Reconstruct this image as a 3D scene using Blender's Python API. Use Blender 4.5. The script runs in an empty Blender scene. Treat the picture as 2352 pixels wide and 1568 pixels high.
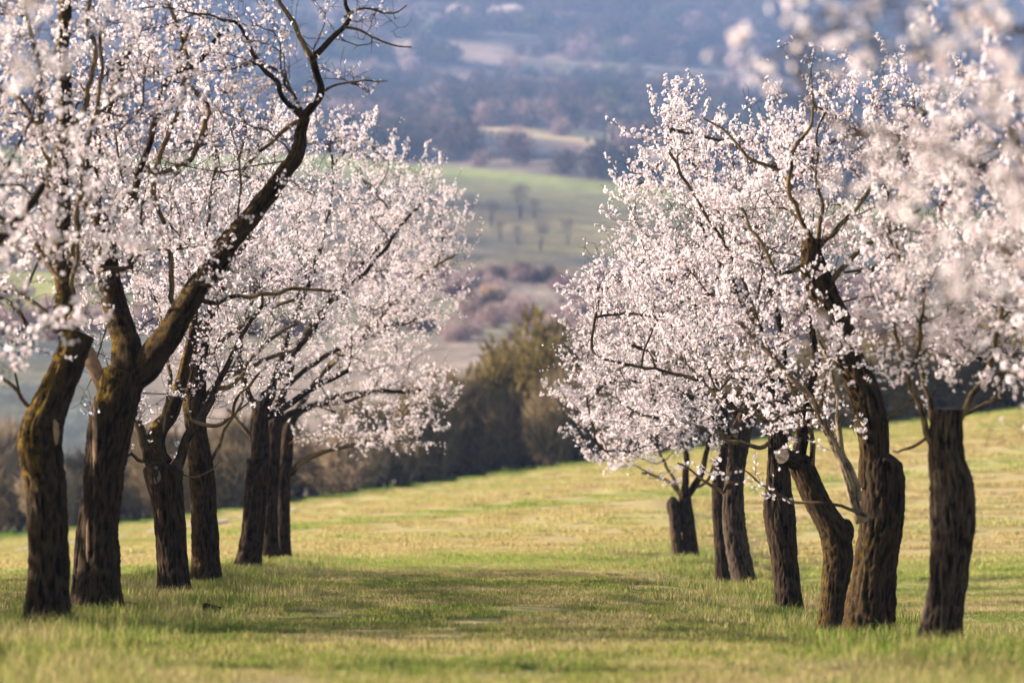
import bpy, math, random
import numpy as np
from mathutils import Vector, Matrix

R = math.radians
sc = bpy.context.scene
root_col = sc.collection
random.seed(7)
rng = np.random.default_rng(11)

# ------------------------------------------------------------------ camera, sky, sun, exposure
FOC = 8820.0                 # focal length in the pixels of a 2352 px wide picture (135 mm)
PITCH = math.atan(366.0 / FOC)
CAMZ = 1.0
cam_d = bpy.data.cameras.new('camera')
cam = bpy.data.objects.new('camera', cam_d)
root_col.objects.link(cam)
sc.camera = cam
cam.location = (0, 0, CAMZ)
cam.rotation_euler = (R(90) + PITCH, 0, 0)
cam_d.lens = 135
cam_d.sensor_width = 36
cam_d.clip_start = 0.5
cam_d.clip_end = 9000
cam_d.dof.use_dof = True
cam_d.dof.focus_distance = 40.5
cam_d.dof.aperture_fstop = 2.1

SUN_EL, SUN_AZ = 20.0, -11.0   # the sun stands low on the left, a little beyond the camera's side
sdir = Vector((-math.cos(R(SUN_AZ)) * math.cos(R(SUN_EL)), -math.sin(R(SUN_AZ)) * math.cos(R(SUN_EL)), math.sin(R(SUN_EL))))
world = bpy.data.worlds.new('World')
sc.world = world
world.use_nodes = True
wt = world.node_tree
bg = wt.nodes['Background']
sky = wt.nodes.new('ShaderNodeTexSky')
sky.sky_type = 'NISHITA'
sky.sun_disc = False
sky.sun_elevation = R(SUN_EL)
sky.sun_rotation = math.atan2(sdir.x, sdir.y)
sky.air_density = 1.3
sky.dust_density = 1.5
wt.links.new(sky.outputs[0], bg.inputs[0])
bg.inputs[1].default_value = 0.05
sun_d = bpy.data.lights.new('sun', 'SUN')
sun_d.energy = 5.0
sun_d.angle = R(0.53)
sun_d.color = (1.0, 0.91, 0.79)
sun = bpy.data.objects.new('sun', sun_d)
root_col.objects.link(sun)
sun.rotation_euler = sdir.to_track_quat('Z', 'Y').to_euler()
sun.location = (-30, -5, 40)
sc.view_settings.view_transform = 'Standard'
sc.view_settings.look = 'None'
sc.view_settings.gamma = 1
sc.view_settings.use_curve_mapping = False
sc.view_settings.exposure = 2.32
sc.cycles.use_denoising = True
sc.cycles.max_bounces = 6
sc.cycles.transparent_max_bounces = 4
sc.cycles.volume_bounces = 0
sc.cycles.volume_step_rate = 4

# ------------------------------------------------------------------ helpers
_c, _s = math.cos(PITCH), math.sin(PITCH)
def at(px, py, d):
    """world point that the photograph shows at (px, py) of its 2352 px width when it stands d metres ahead"""
    xc = (px - 1176) / FOC; yc = (784 - py) / FOC
    dy = _c - _s * yc; dz = _s + _c * yc
    k = d / dy
    return np.array([xc * k, d, CAMZ + dz * k])

_tab = np.random.default_rng(5).random(65536)
def vnoise(p, seed=0):
    """smooth 3D value noise, p is (n,3), result 0..1"""
    p = np.asarray(p, float) + seed * 17.31
    i = np.floor(p).astype(np.int64); f = p - i
    f = f * f * (3 - 2 * f)
    def h(a, b, c):
        return _tab[((a * 73856093) ^ (b * 19349663) ^ (c * 83492791)) & 65535]
    x, y, z = i[:, 0], i[:, 1], i[:, 2]
    fx, fy, fz = f[:, 0], f[:, 1], f[:, 2]
    r = 0
    for dx in (0, 1):
        for dy in (0, 1):
            for dz in (0, 1):
                w = (fx if dx else 1 - fx) * (fy if dy else 1 - fy) * (fz if dz else 1 - fz)
                r = r + w * h(x + dx, y + dy, z + dz)
    return r
def fbm(p, oct=4, seed=0):
    p = np.asarray(p, float); r = 0; a = .5; t = 0
    for k in range(oct):
        r = r + a * vnoise(p * 2 ** k, seed + k); t += a; a *= .5
    return r / t
def smooth(a, b, x):
    t = np.clip((np.asarray(x, float) - a) / (b - a), 0, 1)
    return t * t * (3 - 2 * t)

def mesh_obj(name, V, F, mat, parent=None, col=None, origin=None, smooth_shade=False, sides=None):
    """F: (n,3) or (n,4) array"""
    V = np.asarray(V, np.float32).reshape(-1, 3)
    if origin is not None: V = V - np.asarray(origin, np.float32)
    me = bpy.data.meshes.new(name)
    if isinstance(F, list) and isinstance(F[0], tuple): F = np.array(F)
    fs = [np.asarray(f, np.int32) for f in (F if isinstance(F, (list, tuple)) else [F]) if len(f)]
    nl = sum(f.size for f in fs); nf = sum(len(f) for f in fs)
    me.vertices.add(len(V)); me.vertices.foreach_set('co', V.ravel())
    me.loops.add(nl); me.loops.foreach_set('vertex_index', np.concatenate([f.ravel() for f in fs]))
    me.polygons.add(nf)
    sizes = np.concatenate([np.full(len(f), f.shape[1], np.int32) for f in fs])
    me.polygons.foreach_set('loop_start', np.concatenate([[0], np.cumsum(sizes)[:-1]]).astype(np.int32))
    me.update(calc_edges=True)
    if col is not None:
        c = np.ones((len(V), 4), np.float32); c[:, :col.shape[1]] = col
        ca = me.color_attributes.new('Col', 'FLOAT_COLOR', 'POINT'); ca.data.foreach_set('color', c.ravel())
    me.materials.append(mat)
    if smooth_shade: me.polygons.foreach_set('use_smooth', np.ones(nf, bool))
    o = bpy.data.objects.new(name, me); root_col.objects.link(o)
    if parent is not None: o.parent = parent
    return o
def tag(o, label=None, cat=None, group=None, kind=None):
    if label: o['label'] = label
    if cat: o['category'] = cat
    if group: o['group'] = group
    if kind: o['kind'] = kind
    return o
def empty(name, loc):
    o = bpy.data.objects.new(name, None); root_col.objects.link(o); o.location = loc; o.empty_display_size = .3
    return o

def catmull(P, n_per):
    P = np.asarray(P, float)
    if len(P) == 2: return np.array([P[0] + (P[1] - P[0]) * t for t in np.linspace(0, 1, n_per + 1)])
    Q = np.vstack([2 * P[0] - P[1], P, 2 * P[-1] - P[-2]]); out = []
    for i in range(1, len(Q) - 2):
        p0, p1, p2, p3 = Q[i - 1], Q[i], Q[i + 1], Q[i + 2]
        for t in np.linspace(0, 1, n_per, endpoint=False):
            out.append(.5 * ((2 * p1) + (-p0 + p2) * t + (2 * p0 - 5 * p1 + 4 * p2 - p3) * t * t + (-p0 + 3 * p1 - 3 * p2 + p3) * t ** 3))
    out.append(Q[-2]); return np.array(out)

# ------------------------------------------------------------------ materials
def new_mat(name):
    m = bpy.data.materials.new(name); m.use_nodes = True
    nt = m.node_tree; nt.nodes.clear()
    out = nt.nodes.new('ShaderNodeOutputMaterial')
    return m, nt, out
def N(nt, t, **kw):
    n = nt.nodes.new(t)
    for k, v in kw.items():
        if k.startswith('_'): n.inputs[k[1:].replace('_', ' ')].default_value = v
        else: setattr(n, k, v)
    return n
def ramp(nt, fac, stops):
    r = nt.nodes.new('ShaderNodeValToRGB')
    while len(r.color_ramp.elements) < len(stops): r.color_ramp.elements.new(.5)
    for e, (p, c) in zip(r.color_ramp.elements, stops):
        e.position = p; e.color = (*c, 1)
    nt.links.new(fac, r.inputs[0]); return r.outputs[0]
def mixc(nt, f, a, b, mode='MIX'):
    m = nt.nodes.new('ShaderNodeMix'); m.data_type = 'RGBA'; m.blend_type = mode
    for s, v in ((m.inputs[0], f), (m.inputs[6], a), (m.inputs[7], b)):
        if hasattr(v, 'is_linked'): nt.links.new(v, s)
        elif isinstance(v, (int, float)): s.default_value = v
        else: s.default_value = (*v, 1)
    return m.outputs[2]
def math_n(nt, op, a, b=None, clamp=False):
    m = nt.nodes.new('ShaderNodeMath'); m.operation = op; m.use_clamp = clamp
    for s, v in ((m.inputs[0], a), (m.inputs[1], b)):
        if v is None: continue
        if hasattr(v, 'is_linked'): nt.links.new(v, s)
        else: s.default_value = v
    return m.outputs[0]
def noise_n(nt, vec, scale, detail=4, rough=.55, stretch=None):
    if stretch is not None:
        mp = nt.nodes.new('ShaderNodeMapping'); mp.inputs['Scale'].default_value = stretch
        nt.links.new(vec, mp.inputs[0]); vec = mp.outputs[0]
    n = nt.nodes.new('ShaderNodeTexNoise'); n.inputs['Scale'].default_value = scale
    n.inputs['Detail'].default_value = detail; n.inputs['Roughness'].default_value = rough
    nt.links.new(vec, n.inputs['Vector']); return n.outputs['Fac']

def bark_material(name, dark, light, moss_amt=1.0, scale=1.0):
    m, nt, out = new_mat(name)
    geo = N(nt, 'ShaderNodeNewGeometry'); tc = N(nt, 'ShaderNodeTexCoord')
    at_ = N(nt, 'ShaderNodeAttribute', attribute_name='Col')   # r: height of the bark ridge, g: moss
    sep = N(nt, 'ShaderNodeSeparateColor'); nt.links.new(at_.outputs['Color'], sep.inputs[0])
    P = tc.outputs['Object']
    fine = noise_n(nt, P, 70 * scale, 6, .7, (1, 1, .16))
    big = noise_n(nt, P, 5 * scale, 4, .6, (1, 1, .5))
    f = math_n(nt, 'ADD', math_n(nt, 'MULTIPLY', sep.outputs[0], .62), math_n(nt, 'MULTIPLY', math_n(nt, 'SUBTRACT', fine, .26), 1.05))
    base = ramp(nt, f, [(.36, tuple(c * .3 for c in dark)), (.48, dark), (.62, light), (.80, tuple(min(1, c * 2.0) for c in light))])
    red = mixc(nt, math_n(nt, 'MULTIPLY', big, .8), base, (.038, .015, .008), 'MIX')
    base = mixc(nt, ramp(nt, big, [(.5, (0, 0, 0)), (.7, (.35, .35, .35))]), base, red)
    # grey lichen crust
    li = noise_n(nt, P, 22 * scale, 5, .7, (1, 1, .6))
    base = mixc(nt, ramp(nt, li, [(.60, (0, 0, 0)), (.72, (.35, .35, .35))]), base, (.06, .056, .048))
    # moss
    mo = noise_n(nt, P, 16 * scale, 5, .7)
    mk = math_n(nt, 'MULTIPLY', sep.outputs[1], math_n(nt, 'MULTIPLY', ramp(nt, mo, [(.44, (0, 0, 0)), (.62, (1, 1, 1))]), moss_amt))
    mcol = ramp(nt, fine, [(.3, (.03, .022, .004)), (.7, (.22, .125, .010))])
    base = mixc(nt, mk, base, mcol)
    b = N(nt, 'ShaderNodeBsdfPrincipled'); b.inputs['Roughness'].default_value = .95
    b.inputs['Specular IOR Level'].default_value = .04
    nt.links.new(base, b.inputs['Base Color'])
    bp = N(nt, 'ShaderNodeBump'); bp.inputs['Strength'].default_value = .9; bp.inputs['Distance'].default_value = .012
    nt.links.new(fine, bp.inputs['Height']); nt.links.new(bp.outputs[0], b.inputs['Normal'])
    nt.links.new(b.outputs[0], out.inputs[0])
    return m
M_bark = bark_material('almond_bark', (.006, .0042, .003), (.021, .0135, .008))
M_bark_grey = bark_material('grey_brown_bark', (.009, .0065, .005), (.033, .023, .016))
M_limb = bark_material('young_bark', (.030, .022, .013), (.095, .066, .036), .8)
M_pale_limb = bark_material('pale_young_bark', (.05, .038, .026), (.14, .10, .065), .3)
def simple(name, colr, rough=.9, transl=0.0, noise=None, colattr=False, inst=False):
    m, nt, out = new_mat(name)
    if colattr:
        a = N(nt, 'ShaderNodeAttribute', attribute_name='Col'); c = a.outputs['Color']
    else:
        g = N(nt, 'ShaderNodeNewGeometry')
        n = noise_n(nt, g.outputs['Position'], noise or 3, 4)
        c = ramp(nt, n, [(.3, tuple(x * .7 for x in colr)), (.7, tuple(min(1, x * 1.3) for x in colr))])
    d = N(nt, 'ShaderNodeBsdfDiffuse'); d.inputs['Roughness'].default_value = rough
    nt.links.new(c, d.inputs[0]); sh = d.outputs[0]
    if transl:
        t = N(nt, 'ShaderNodeBsdfTranslucent'); nt.links.new(c, t.inputs[0])
        mx = N(nt, 'ShaderNodeMixShader'); mx.inputs[0].default_value = transl
        nt.links.new(sh, mx.inputs[1]); nt.links.new(t.outputs[0], mx.inputs[2]); sh = mx.outputs[0]
    nt.links.new(sh, out.inputs[0]); return m
M_twig = simple('twig', (.07, .05, .034), noise=4)
M_twig_dark = simple('dark_twig', (.045, .034, .028), noise=4)
M_petal = simple('blossom_petal', None, transl=.37, colattr=True)
M_cut = simple('sawn_wood', (.16, .125, .10), noise=60)
M_cut_weathered = simple('weathered_sawn_wood', (.15, .145, .155), noise=30)
M_split = simple('bare_split_wood', (.30, .19, .12), noise=20)

# ground colours shared by soil sheet and blades
def ground_colour(nt, blade):
    g = N(nt, 'ShaderNodeNewGeometry'); P = g.outputs['Position']
    n1 = noise_n(nt, P, .55, 5, .62, (1, .45, .0))
    n2 = noise_n(nt, P, .09, 3, .5, (.35, 1, .0))
    n3 = noise_n(nt, P, 3.5, 4, .6, (1, .6, .0))
    s = math_n(nt, 'ADD', math_n(nt, 'MULTIPLY', n1, .5), math_n(nt, 'ADD', math_n(nt, 'MULTIPLY', n2, .35), math_n(nt, 'MULTIPLY', n3, .25)))
    sepx = N(nt, 'ShaderNodeSeparateXYZ'); nt.links.new(P, sepx.inputs[0])
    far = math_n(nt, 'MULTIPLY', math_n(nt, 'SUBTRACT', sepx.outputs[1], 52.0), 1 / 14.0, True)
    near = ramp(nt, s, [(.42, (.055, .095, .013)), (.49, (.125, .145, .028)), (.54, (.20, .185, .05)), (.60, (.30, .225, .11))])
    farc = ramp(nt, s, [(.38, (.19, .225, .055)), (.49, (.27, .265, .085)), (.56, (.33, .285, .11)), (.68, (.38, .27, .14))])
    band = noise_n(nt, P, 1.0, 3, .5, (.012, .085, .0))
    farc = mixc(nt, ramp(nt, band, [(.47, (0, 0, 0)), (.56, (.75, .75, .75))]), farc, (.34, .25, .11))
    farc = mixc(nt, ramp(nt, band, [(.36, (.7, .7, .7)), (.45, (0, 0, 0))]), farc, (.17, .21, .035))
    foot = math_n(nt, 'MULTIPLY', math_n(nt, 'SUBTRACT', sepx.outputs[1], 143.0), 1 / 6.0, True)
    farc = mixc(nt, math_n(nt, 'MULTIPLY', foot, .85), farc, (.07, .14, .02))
    c = mixc(nt, far, near, farc)  # cover change also carries painted shade: alley ramp darker, open field brighter
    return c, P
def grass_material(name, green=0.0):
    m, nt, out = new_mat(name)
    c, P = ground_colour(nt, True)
    a = N(nt, 'ShaderNodeAttribute', attribute_name='Col')
    sep = N(nt, 'ShaderNodeSeparateColor'); nt.links.new(a.outputs['Color'], sep.inputs[0])
    straw = mixc(nt, .75, c, (.34, .27, .12))
    lush = mixc(nt, .7, c, (.06, .15, .012))
    c = mixc(nt, sep.outputs[1], c, straw)
    c = mixc(nt, sep.outputs[2], c, lush)
    c = mixc(nt, 1.0, c, a.outputs['Color'], 'MIX') if False else c
    hs = N(nt, 'ShaderNodeHueSaturation'); nt.links.new(c, hs.inputs['Color'])
    nt.links.new(math_n(nt, 'ADD', math_n(nt, 'MULTIPLY', sep.outputs[0], .6), .75), hs.inputs['Value'])
    c = hs.outputs[0]
    d = N(nt, 'ShaderNodeBsdfDiffuse'); t = N(nt, 'ShaderNodeBsdfTranslucent')
    nt.links.new(c, d.inputs[0]); nt.links.new(c, t.inputs[0])
    mx = N(nt, 'ShaderNodeMixShader'); mx.inputs[0].default_value = .42
    nt.links.new(d.outputs[0], mx.inputs[1]); nt.links.new(t.outputs[0], mx.inputs[2])
    nt.links.new(mx.outputs[0], out.inputs[0]); return m
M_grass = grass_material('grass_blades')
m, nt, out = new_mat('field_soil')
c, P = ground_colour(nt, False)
n4 = noise_n(nt, P, 14, 5, .7)
c = mixc(nt, ramp(nt, n4, [(.35, (.75, .75, .75)), (.65, (.2, .2, .2))]), c, (.20, .155, .095))
d = N(nt, 'ShaderNodeBsdfDiffuse'); nt.links.new(c, d.inputs[0])
bp = N(nt, 'ShaderNodeBump'); bp.inputs['Strength'].default_value = .8; bp.inputs['Distance'].default_value = .03
nt.links.new(n4, bp.inputs['Height']); nt.links.new(bp.outputs[0], d.inputs['Normal'])
nt.links.new(d.outputs[0], out.inputs[0]); M_soil = m
m, nt, out = new_mat('hill_cover')
a = N(nt, 'ShaderNodeAttribute', attribute_name='Col'); g = N(nt, 'ShaderNodeNewGeometry')
n = noise_n(nt, g.outputs['Position'], .06, 6, .7)
c = mixc(nt, 1.0, a.outputs['Color'], ramp(nt, n, [(.3, (.6, .6, .6)), (.7, (1.3, 1.3, 1.3))]), 'MULTIPLY')
d = N(nt, 'ShaderNodeBsdfDiffuse'); nt.links.new(c, d.inputs[0])
bp = N(nt, 'ShaderNodeBump'); bp.inputs['Strength'].default_value = .6; bp.inputs['Distance'].default_value = 3.0
nt.links.new(n, bp.inputs['Height']); nt.links.new(bp.outputs[0], d.inputs['Normal'])
nt.links.new(d.outputs[0], out.inputs[0]); M_hill = m

# ------------------------------------------------------------------ terrain
TREES = [  # side, distance, base px, base py (of every orchard tree in the frame)
 ('L', 30.0, 108, 1424), ('L', 33.5, 216, 1388), ('L', 41.7, 400, 1369), ('L', 46.0, 471, 1328), ('L', 55.0, 570, 1297), ('L', 60.0, 619, 1282), ('L', 63.5, 649, 1272),
 ('R', 28.8, 2155, 1489), ('R', 34.0, 1997, 1477), ('R', 37.7, 1908, 1456), ('R', 43.4, 1815, 1425), ('R', 50.7, 1718, 1392), ('R', 55.0, 1664, 1353), ('R', 65.5, 1580, 1322)]
_pd = np.array([0, 62, 165, 210, 260, 400, 600, 720, 1150, 1600, 2400, 3400, 7000])
_pe = np.array([0, 0, 0, .004, .012, .0375, .057, .064, .0885, .104, .136, .160, .10])
def z_base(x, y):
    x = np.asarray(x, float); y = np.asarray(y, float)
    s = smooth(38, 130, y)
    xt = 45 * np.tanh(x / 45)
    zn = np.clip((y - 62) / 98, 0, 1.1) * 2.25 + s * .135 * xt - .10 * smooth(50, 66, y) * (1 - smooth(70, 95, y))
    u = np.clip(x / np.maximum(y, 50), -.3, .3)
    zf = 1 + y * (np.interp(y, _pd, _pe) - .05 * u * smooth(350, 800, y))
    zn = zn - .5 * smooth(.5, 2.0, x - 3.4 + .0069 * y) * smooth(30, 40, y) * (1 - smooth(60, 115, y))
    w = smooth(168, 240, y)
    und = (fbm(np.stack([x / 160, y / 220, 0 * x], -1).reshape(-1, 3), 3, 3).reshape(x.shape) - .5) * 22 * smooth(350, 1300, y)
    return zn * (1 - w) + (zf + und) * w
_tp = np.array([at(px, py, dd) for _, dd, px, py in TREES])
_res = _tp[:, 2] - .15 - z_base(_tp[:, 0], _tp[:, 1])
_SX, _SY = 1.25, 2.6
def _k(ax, ay, bx, by): return np.exp(-((ax - bx) / _SX) ** 2 - ((ay - by) / _SY) ** 2)
_A = _k(_tp[:, None, 0], _tp[:, None, 1], _tp[None, :, 0], _tp[None, :, 1])
_w = np.linalg.solve(_A + np.eye(len(_tp)) * .05, _res)
def zg(x, y):
    x = np.asarray(x, float); y = np.asarray(y, float)
    z = z_base(x, y)
    for i in range(len(_tp)): z = z + _w[i] * _k(x, y, _tp[i, 0], _tp[i, 1])
    near = 1 - smooth(60, 75, y)
    p = np.stack([x * 1.1, y * .8, 0 * x], -1).reshape(-1, 3)
    z = z + (fbm(p, 3, 9).reshape(x.shape) - .5) * .07 * (1 - smooth(100, 160, y))
    for xr in (-3.4, 3.4):      # the low banks the two rows stand on
        z = z + near * smooth(20, 27, y) * .07 * np.exp(-((x - xr + .0069 * y) / 1.0) ** 2)
    return z
def sheet(name, ys, us, off, mat, colf=None):
    Y, U = np.meshgrid(ys, us, indexing='ij'); X = U * (Y + off)
    Z = zg(X, Y); V = np.stack([X, Y, Z], -1).reshape(-1, 3)
    n, k = Y.shape; i = np.arange((n - 1) * (k - 1)); r = i // (k - 1); c = i % (k - 1); a = r * k + c
    F = np.stack([a, a + 1, a + k + 1, a + k], -1)
    col = colf(X.ravel(), Y.ravel()) if colf else None
    return mesh_obj(name, V, F, mat, col=col, smooth_shade=True)
us = np.concatenate([np.linspace(-2.2, -.2, 24)[:-1], np.linspace(-.2, .2, 110), np.linspace(.2, 2.2, 24)[1:]])
ys = np.concatenate([np.arange(-5, 18, 1.0), np.arange(18, 75, .4), np.arange(75, 172, 1.6)])
tag(sheet('field', ys, us, 10, M_soil), kind='structure')

def edge_y(px): return np.clip(1060 - .19 * (px - 1176), 960, 1150)
def hill_colour(X, Y):
    px = 1176 + FOC * X / np.maximum(Y, 1); e = (zg(X, Y) - 1) / np.maximum(Y, 1); py = 1150 - e * FOC
    n = len(X); C = np.zeros((n, 3)); Ye = edge_y(px)
    P = np.stack([X, Y, 0 * X], -1)
    def mix(a, col):
        nonlocal C
        C = C * (1 - a[:, None]) + np.array(col)[None] * a[:, None]
    n1 = fbm(P / np.array([60, 90, 1]), 4, 1); n2 = fbm(P / np.array([220, 55, 1]), 4, 2); n3 = fbm(P / np.array([25, 30, 1]), 3, 4)
    C[:] = (.12, .085, .08)
    mix(smooth(.45, .62, n2), (.085, .085, .06)); mix(smooth(.55, .7, n1), (.24, .17, .13))
    val = 1 - smooth(560, 640, Y)
    mix(val, (.22, .17, .135)); mix(val * smooth(.5, .6, n1), (.17, .15, .10)); mix(val * smooth(.52, .66, n2), (.27, .20, .17))
    med = smooth(590, 650, Y) * (1 - smooth(0, 15, Y - Ye))
    mix(med, (.135, .105, .07)); mix(med * smooth(.46, .56, n2), (.07, .065, .05)); mix(med * smooth(.52, .66, n1), (.17, .14, .075))  # meadow tones; the dark crosswise bands are shadows painted into the colour
    mix(med * smooth(-190, -90, Y - Ye), (.15, .135, .07)); mix(med * smooth(-75, -20, Y - Ye), (.185, .19, .07))
    up = smooth(5, 40, Y - Ye)
    ter = .55 * smooth(.66, .74, fbm(P / np.array([420, 42, 1]), 3, 6))      # pale terraces between the scrub
    mix(up * ter, (.32, .22, .17)); mix(up * smooth(.6, .7, n3) * .6, (.30, .20, .17))
    # ploughed strip and pale track below the pole
    yl = 1210 - (px - 1150) * .35
    mix(np.exp(-((Y - yl) / 45) ** 2) * (px > 1000) * (px < 1600), (.055, .055, .06))
    mix(np.exp(-((Y - yl - 110) / 28) ** 2) * smooth(1060, 1160, px) * (1 - smooth(1330, 1420, px)), (.40, .29, .16))
    # green and slate bands far left
    left = 1 - smooth(180, 420, px)
    mix(left * smooth(480, 500, Y) * (1 - smooth(585, 600, Y)), (.24, .23, .08))
    mix(left * (1 - smooth(470, 480, Y)), (.085, .09, .085)); mix(left * (1 - smooth(470, 480, Y)) * smooth(.45, .6, n3), (.13, .12, .09))
    return C
us2 = np.concatenate([np.linspace(-.5, -.17, 20)[:-1], np.linspace(-.17, .17, 130), np.linspace(.17, .5, 20)[1:]])
ys2 = np.concatenate([np.arange(171.5, 400, 8), np.geomspace(400, 3400, 190)])
tag(sheet('hillside', ys2, us2, 10, M_hill, hill_colour), kind='structure')

# dirt track along the foot of the hedge
tx = []; 
for px in range(-200, 680, 25):
    dd = 118 + (px + 200) * .018
    x0 = (px - 1176) / FOC * dd
    tx.append((x0, dd))
V = []
for x0, dd in tx:
    for k in (-1.1, -.5, .0, .5, 1.1):
        yy = dd + k * 1.9; V.append((x0, yy, float(zg(x0, yy)) + .07 + .02 * (1 - abs(k))))
F = [(5 * i + j, 5 * i + 5 + j, 5 * i + 6 + j, 5 * i + 1 + j) for i in range(len(tx) - 1) for j in range(4)]
M_track = simple('track_gravel', (.36, .31, .26), noise=2)
tag(mesh_obj('dirt_track', V, F, M_track, smooth_shade=True), kind='structure')

# ------------------------------------------------------------------ grass
src = bpy.data.collections.new('sources')     # never linked to the scene: only feeds the geometry nodes
def blade_tile(name, size, n, h0, h1, w, straw=.2, lush=.15, lean=.5):
    r = np.random.default_rng(len(name) * 31 + n)
    x = r.uniform(-size / 2, size / 2, n); y = r.uniform(-size / 2, size / 2, n)
    hh = h0 + (h1 - h0) * r.random(n) ** 1.8; a = r.uniform(0, 2 * np.pi, n); ww = w * r.uniform(.6, 1.3, n)
    l = r.normal(0, lean, n)[:, None] * hh[:, None]; b = r.uniform(0, 2 * np.pi, n)
    p = np.stack([x, y, np.full(n, -.03)], -1); s = np.stack([np.cos(a), np.sin(a), 0 * a], -1) * ww[:, None] / 2
    ld = np.stack([np.cos(b), np.sin(b), 0 * b], -1)
    mid = p + ld * l * .35 + np.array([0, 0, 1]) * (hh * .62 + .03)[:, None]
    tip = p + ld * l + np.array([0, 0, 1]) * (hh * (1 - .12 * np.abs(l[:, 0] / hh)) + .03)[:, None]
    V = np.stack([p - s, p + s, mid + s * .7, mid - s * .7, tip], 1).reshape(-1, 3)
    i = np.arange(n) * 5
    Q = np.stack([i, i + 1, i + 2, i + 3], -1); T = np.stack([i + 3, i + 2, i + 4], -1)
    kind = r.random(n); c = np.zeros((n, 3)); c[:, 0] = r.random(n) if size < 1 else .4 + .25 * r.random(n)
    c[:, 1] = (kind < straw) * r.uniform(.6, 1, n); c[:, 2] = ((kind > 1 - lush)) * r.uniform(.5, 1, n)
    o = mesh_obj(name, V, [Q, T], M_grass, col=np.repeat(c, 5, 0))
    root_col.objects.unlink(o)
    return o
def scatter_nodes(name, pts, rot, scl, objs, label, kind='stuff', tilt=None, cat='grass'):
    cl = bpy.data.collections.new(name + '_source')
    for o in objs: cl.objects.link(o)
    me = bpy.data.meshes.new(name); me.from_pydata([tuple(p) for p in pts], [], [])
    for an, av in (('rot', rot), ('scl', scl)):
        a_ = me.attributes.new(an, 'FLOAT', 'POINT'); a_.data.foreach_set('value', np.asarray(av, np.float32))
    o = bpy.data.objects.new(name, me); root_col.objects.link(o)
    g = bpy.data.node_groups.new(name, 'GeometryNodeTree')
    g.interface.new_socket('Geometry', in_out='INPUT', socket_type='NodeSocketGeometry')
    g.interface.new_socket('Geometry', in_out='OUTPUT', socket_type='NodeSocketGeometry')
    gi = g.nodes.new('NodeGroupInput'); go = g.nodes.new('NodeGroupOutput')
    ci = g.nodes.new('GeometryNodeCollectionInfo'); ci.inputs[0].default_value = cl
    ci.inputs['Separate Children'].default_value = True; ci.inputs['Reset Children'].default_value = True
    ip = g.nodes.new('GeometryNodeInstanceOnPoints'); ip.inputs['Pick Instance'].default_value = True
    ar = g.nodes.new('GeometryNodeInputNamedAttribute'); ar.data_type = 'FLOAT'; ar.inputs[0].default_value = 'rot'
    as_ = g.nodes.new('GeometryNodeInputNamedAttribute'); as_.data_type = 'FLOAT'; as_.inputs[0].default_value = 'scl'
    cx = g.nodes.new('ShaderNodeCombineXYZ')
    g.links.new(ar.outputs[0], cx.inputs[2]); g.links.new(cx.outputs[0], ip.inputs['Rotation'])
    g.links.new(as_.outputs[0], ip.inputs['Scale'])
    g.links.new(gi.outputs[0], ip.inputs[0]); g.links.new(ci.outputs[0], ip.inputs['Instance']); g.links.new(ip.outputs[0], go.inputs[0])
    o.modifiers.new('scatter', 'NODES').node_group = g
    tag(o, label, cat, kind=kind); return o
def grid_pts(y0, y1, step, margin=1.0, umax=.137, jit=.35, keep=None):
    P = []
    y = y0
    while y < y1:
        hw = umax * y + margin; xs = np.arange(-hw, hw, step)
        P.append(np.stack([xs, np.full(len(xs), y)], -1)); y += step
    P = np.vstack(P); P = P + rng.uniform(-jit, jit, P.shape) * step
    if keep is not None: P = P[keep(P[:, 0], P[:, 1])]
    return np.column_stack([P, zg(P[:, 0], P[:, 1])])
def row_dist(x, y): return np.minimum(np.abs(x + 3.4 + .0069 * y), np.abs(x - 3.4 + .0069 * y))
# blades
short = [blade_tile('short_a', .6, 420, .015, .05, .007, .30, .15, .8), blade_tile('short_bb', .6, 380, .015, .06, .007, .22, .3, .8), blade_tile('short_ccc', .6, 330, .01, .045, .008, .45, .05, 1.0)]
longg = [blade_tile('long_a', .5, 230, .04, .13, .006, .30, .35, .55), blade_tile('long_bb', .5, 200, .04, .17, .006, .55, .15, .6), blade_tile('long_ccc', .45, 260, .03, .12, .007, .12, .6, .5)]
farg = [blade_tile('far_a', 1.8, 1100, .015, .05, .020, .12, .10, .7), blade_tile('far_bb', 1.8, 1100, .015, .055, .020, .08, .16, .7)]
def tuft(x, y, seed, sx=1.1, sy=.55):
    return fbm(np.stack([x * sx, y * sy, 0 * x], -1), 3, seed)
p = grid_pts(17, 72, .48, keep=lambda x, y: tuft(x, y, 50) > .34 - .5 * (y > 60))
scatter_nodes('short_grass', p, rng.uniform(0, 6.28, len(p)), rng.uniform(.8, 1.1, len(p)) * (.45 + 1.1 * tuft(p[:, 0], p[:, 1], 51, 1.6, .8)), short, 'short cropped spring grass and straw covering the alley between the tree rows')
def ring_pts():
    P = []
    for q in _tp:
        a = rng.uniform(0, 6.28, 26); rr = rng.uniform(.19, .5, 26)
        P.append(np.stack([q[0] + np.cos(a) * rr, q[1] + np.sin(a) * rr], -1))
    P = np.vstack(P); return np.column_stack([P, zg(P[:, 0], P[:, 1])])
p = grid_pts(17, 72, .36, keep=lambda x, y: rng.random(len(x)) < .92 * np.exp(-(row_dist(x, y) / .8) ** 2) + .45 * (tuft(x, y, 52, 1.5, .7) > .57) + .35 * (y < 23))
p = np.vstack([p, ring_pts()])
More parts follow.
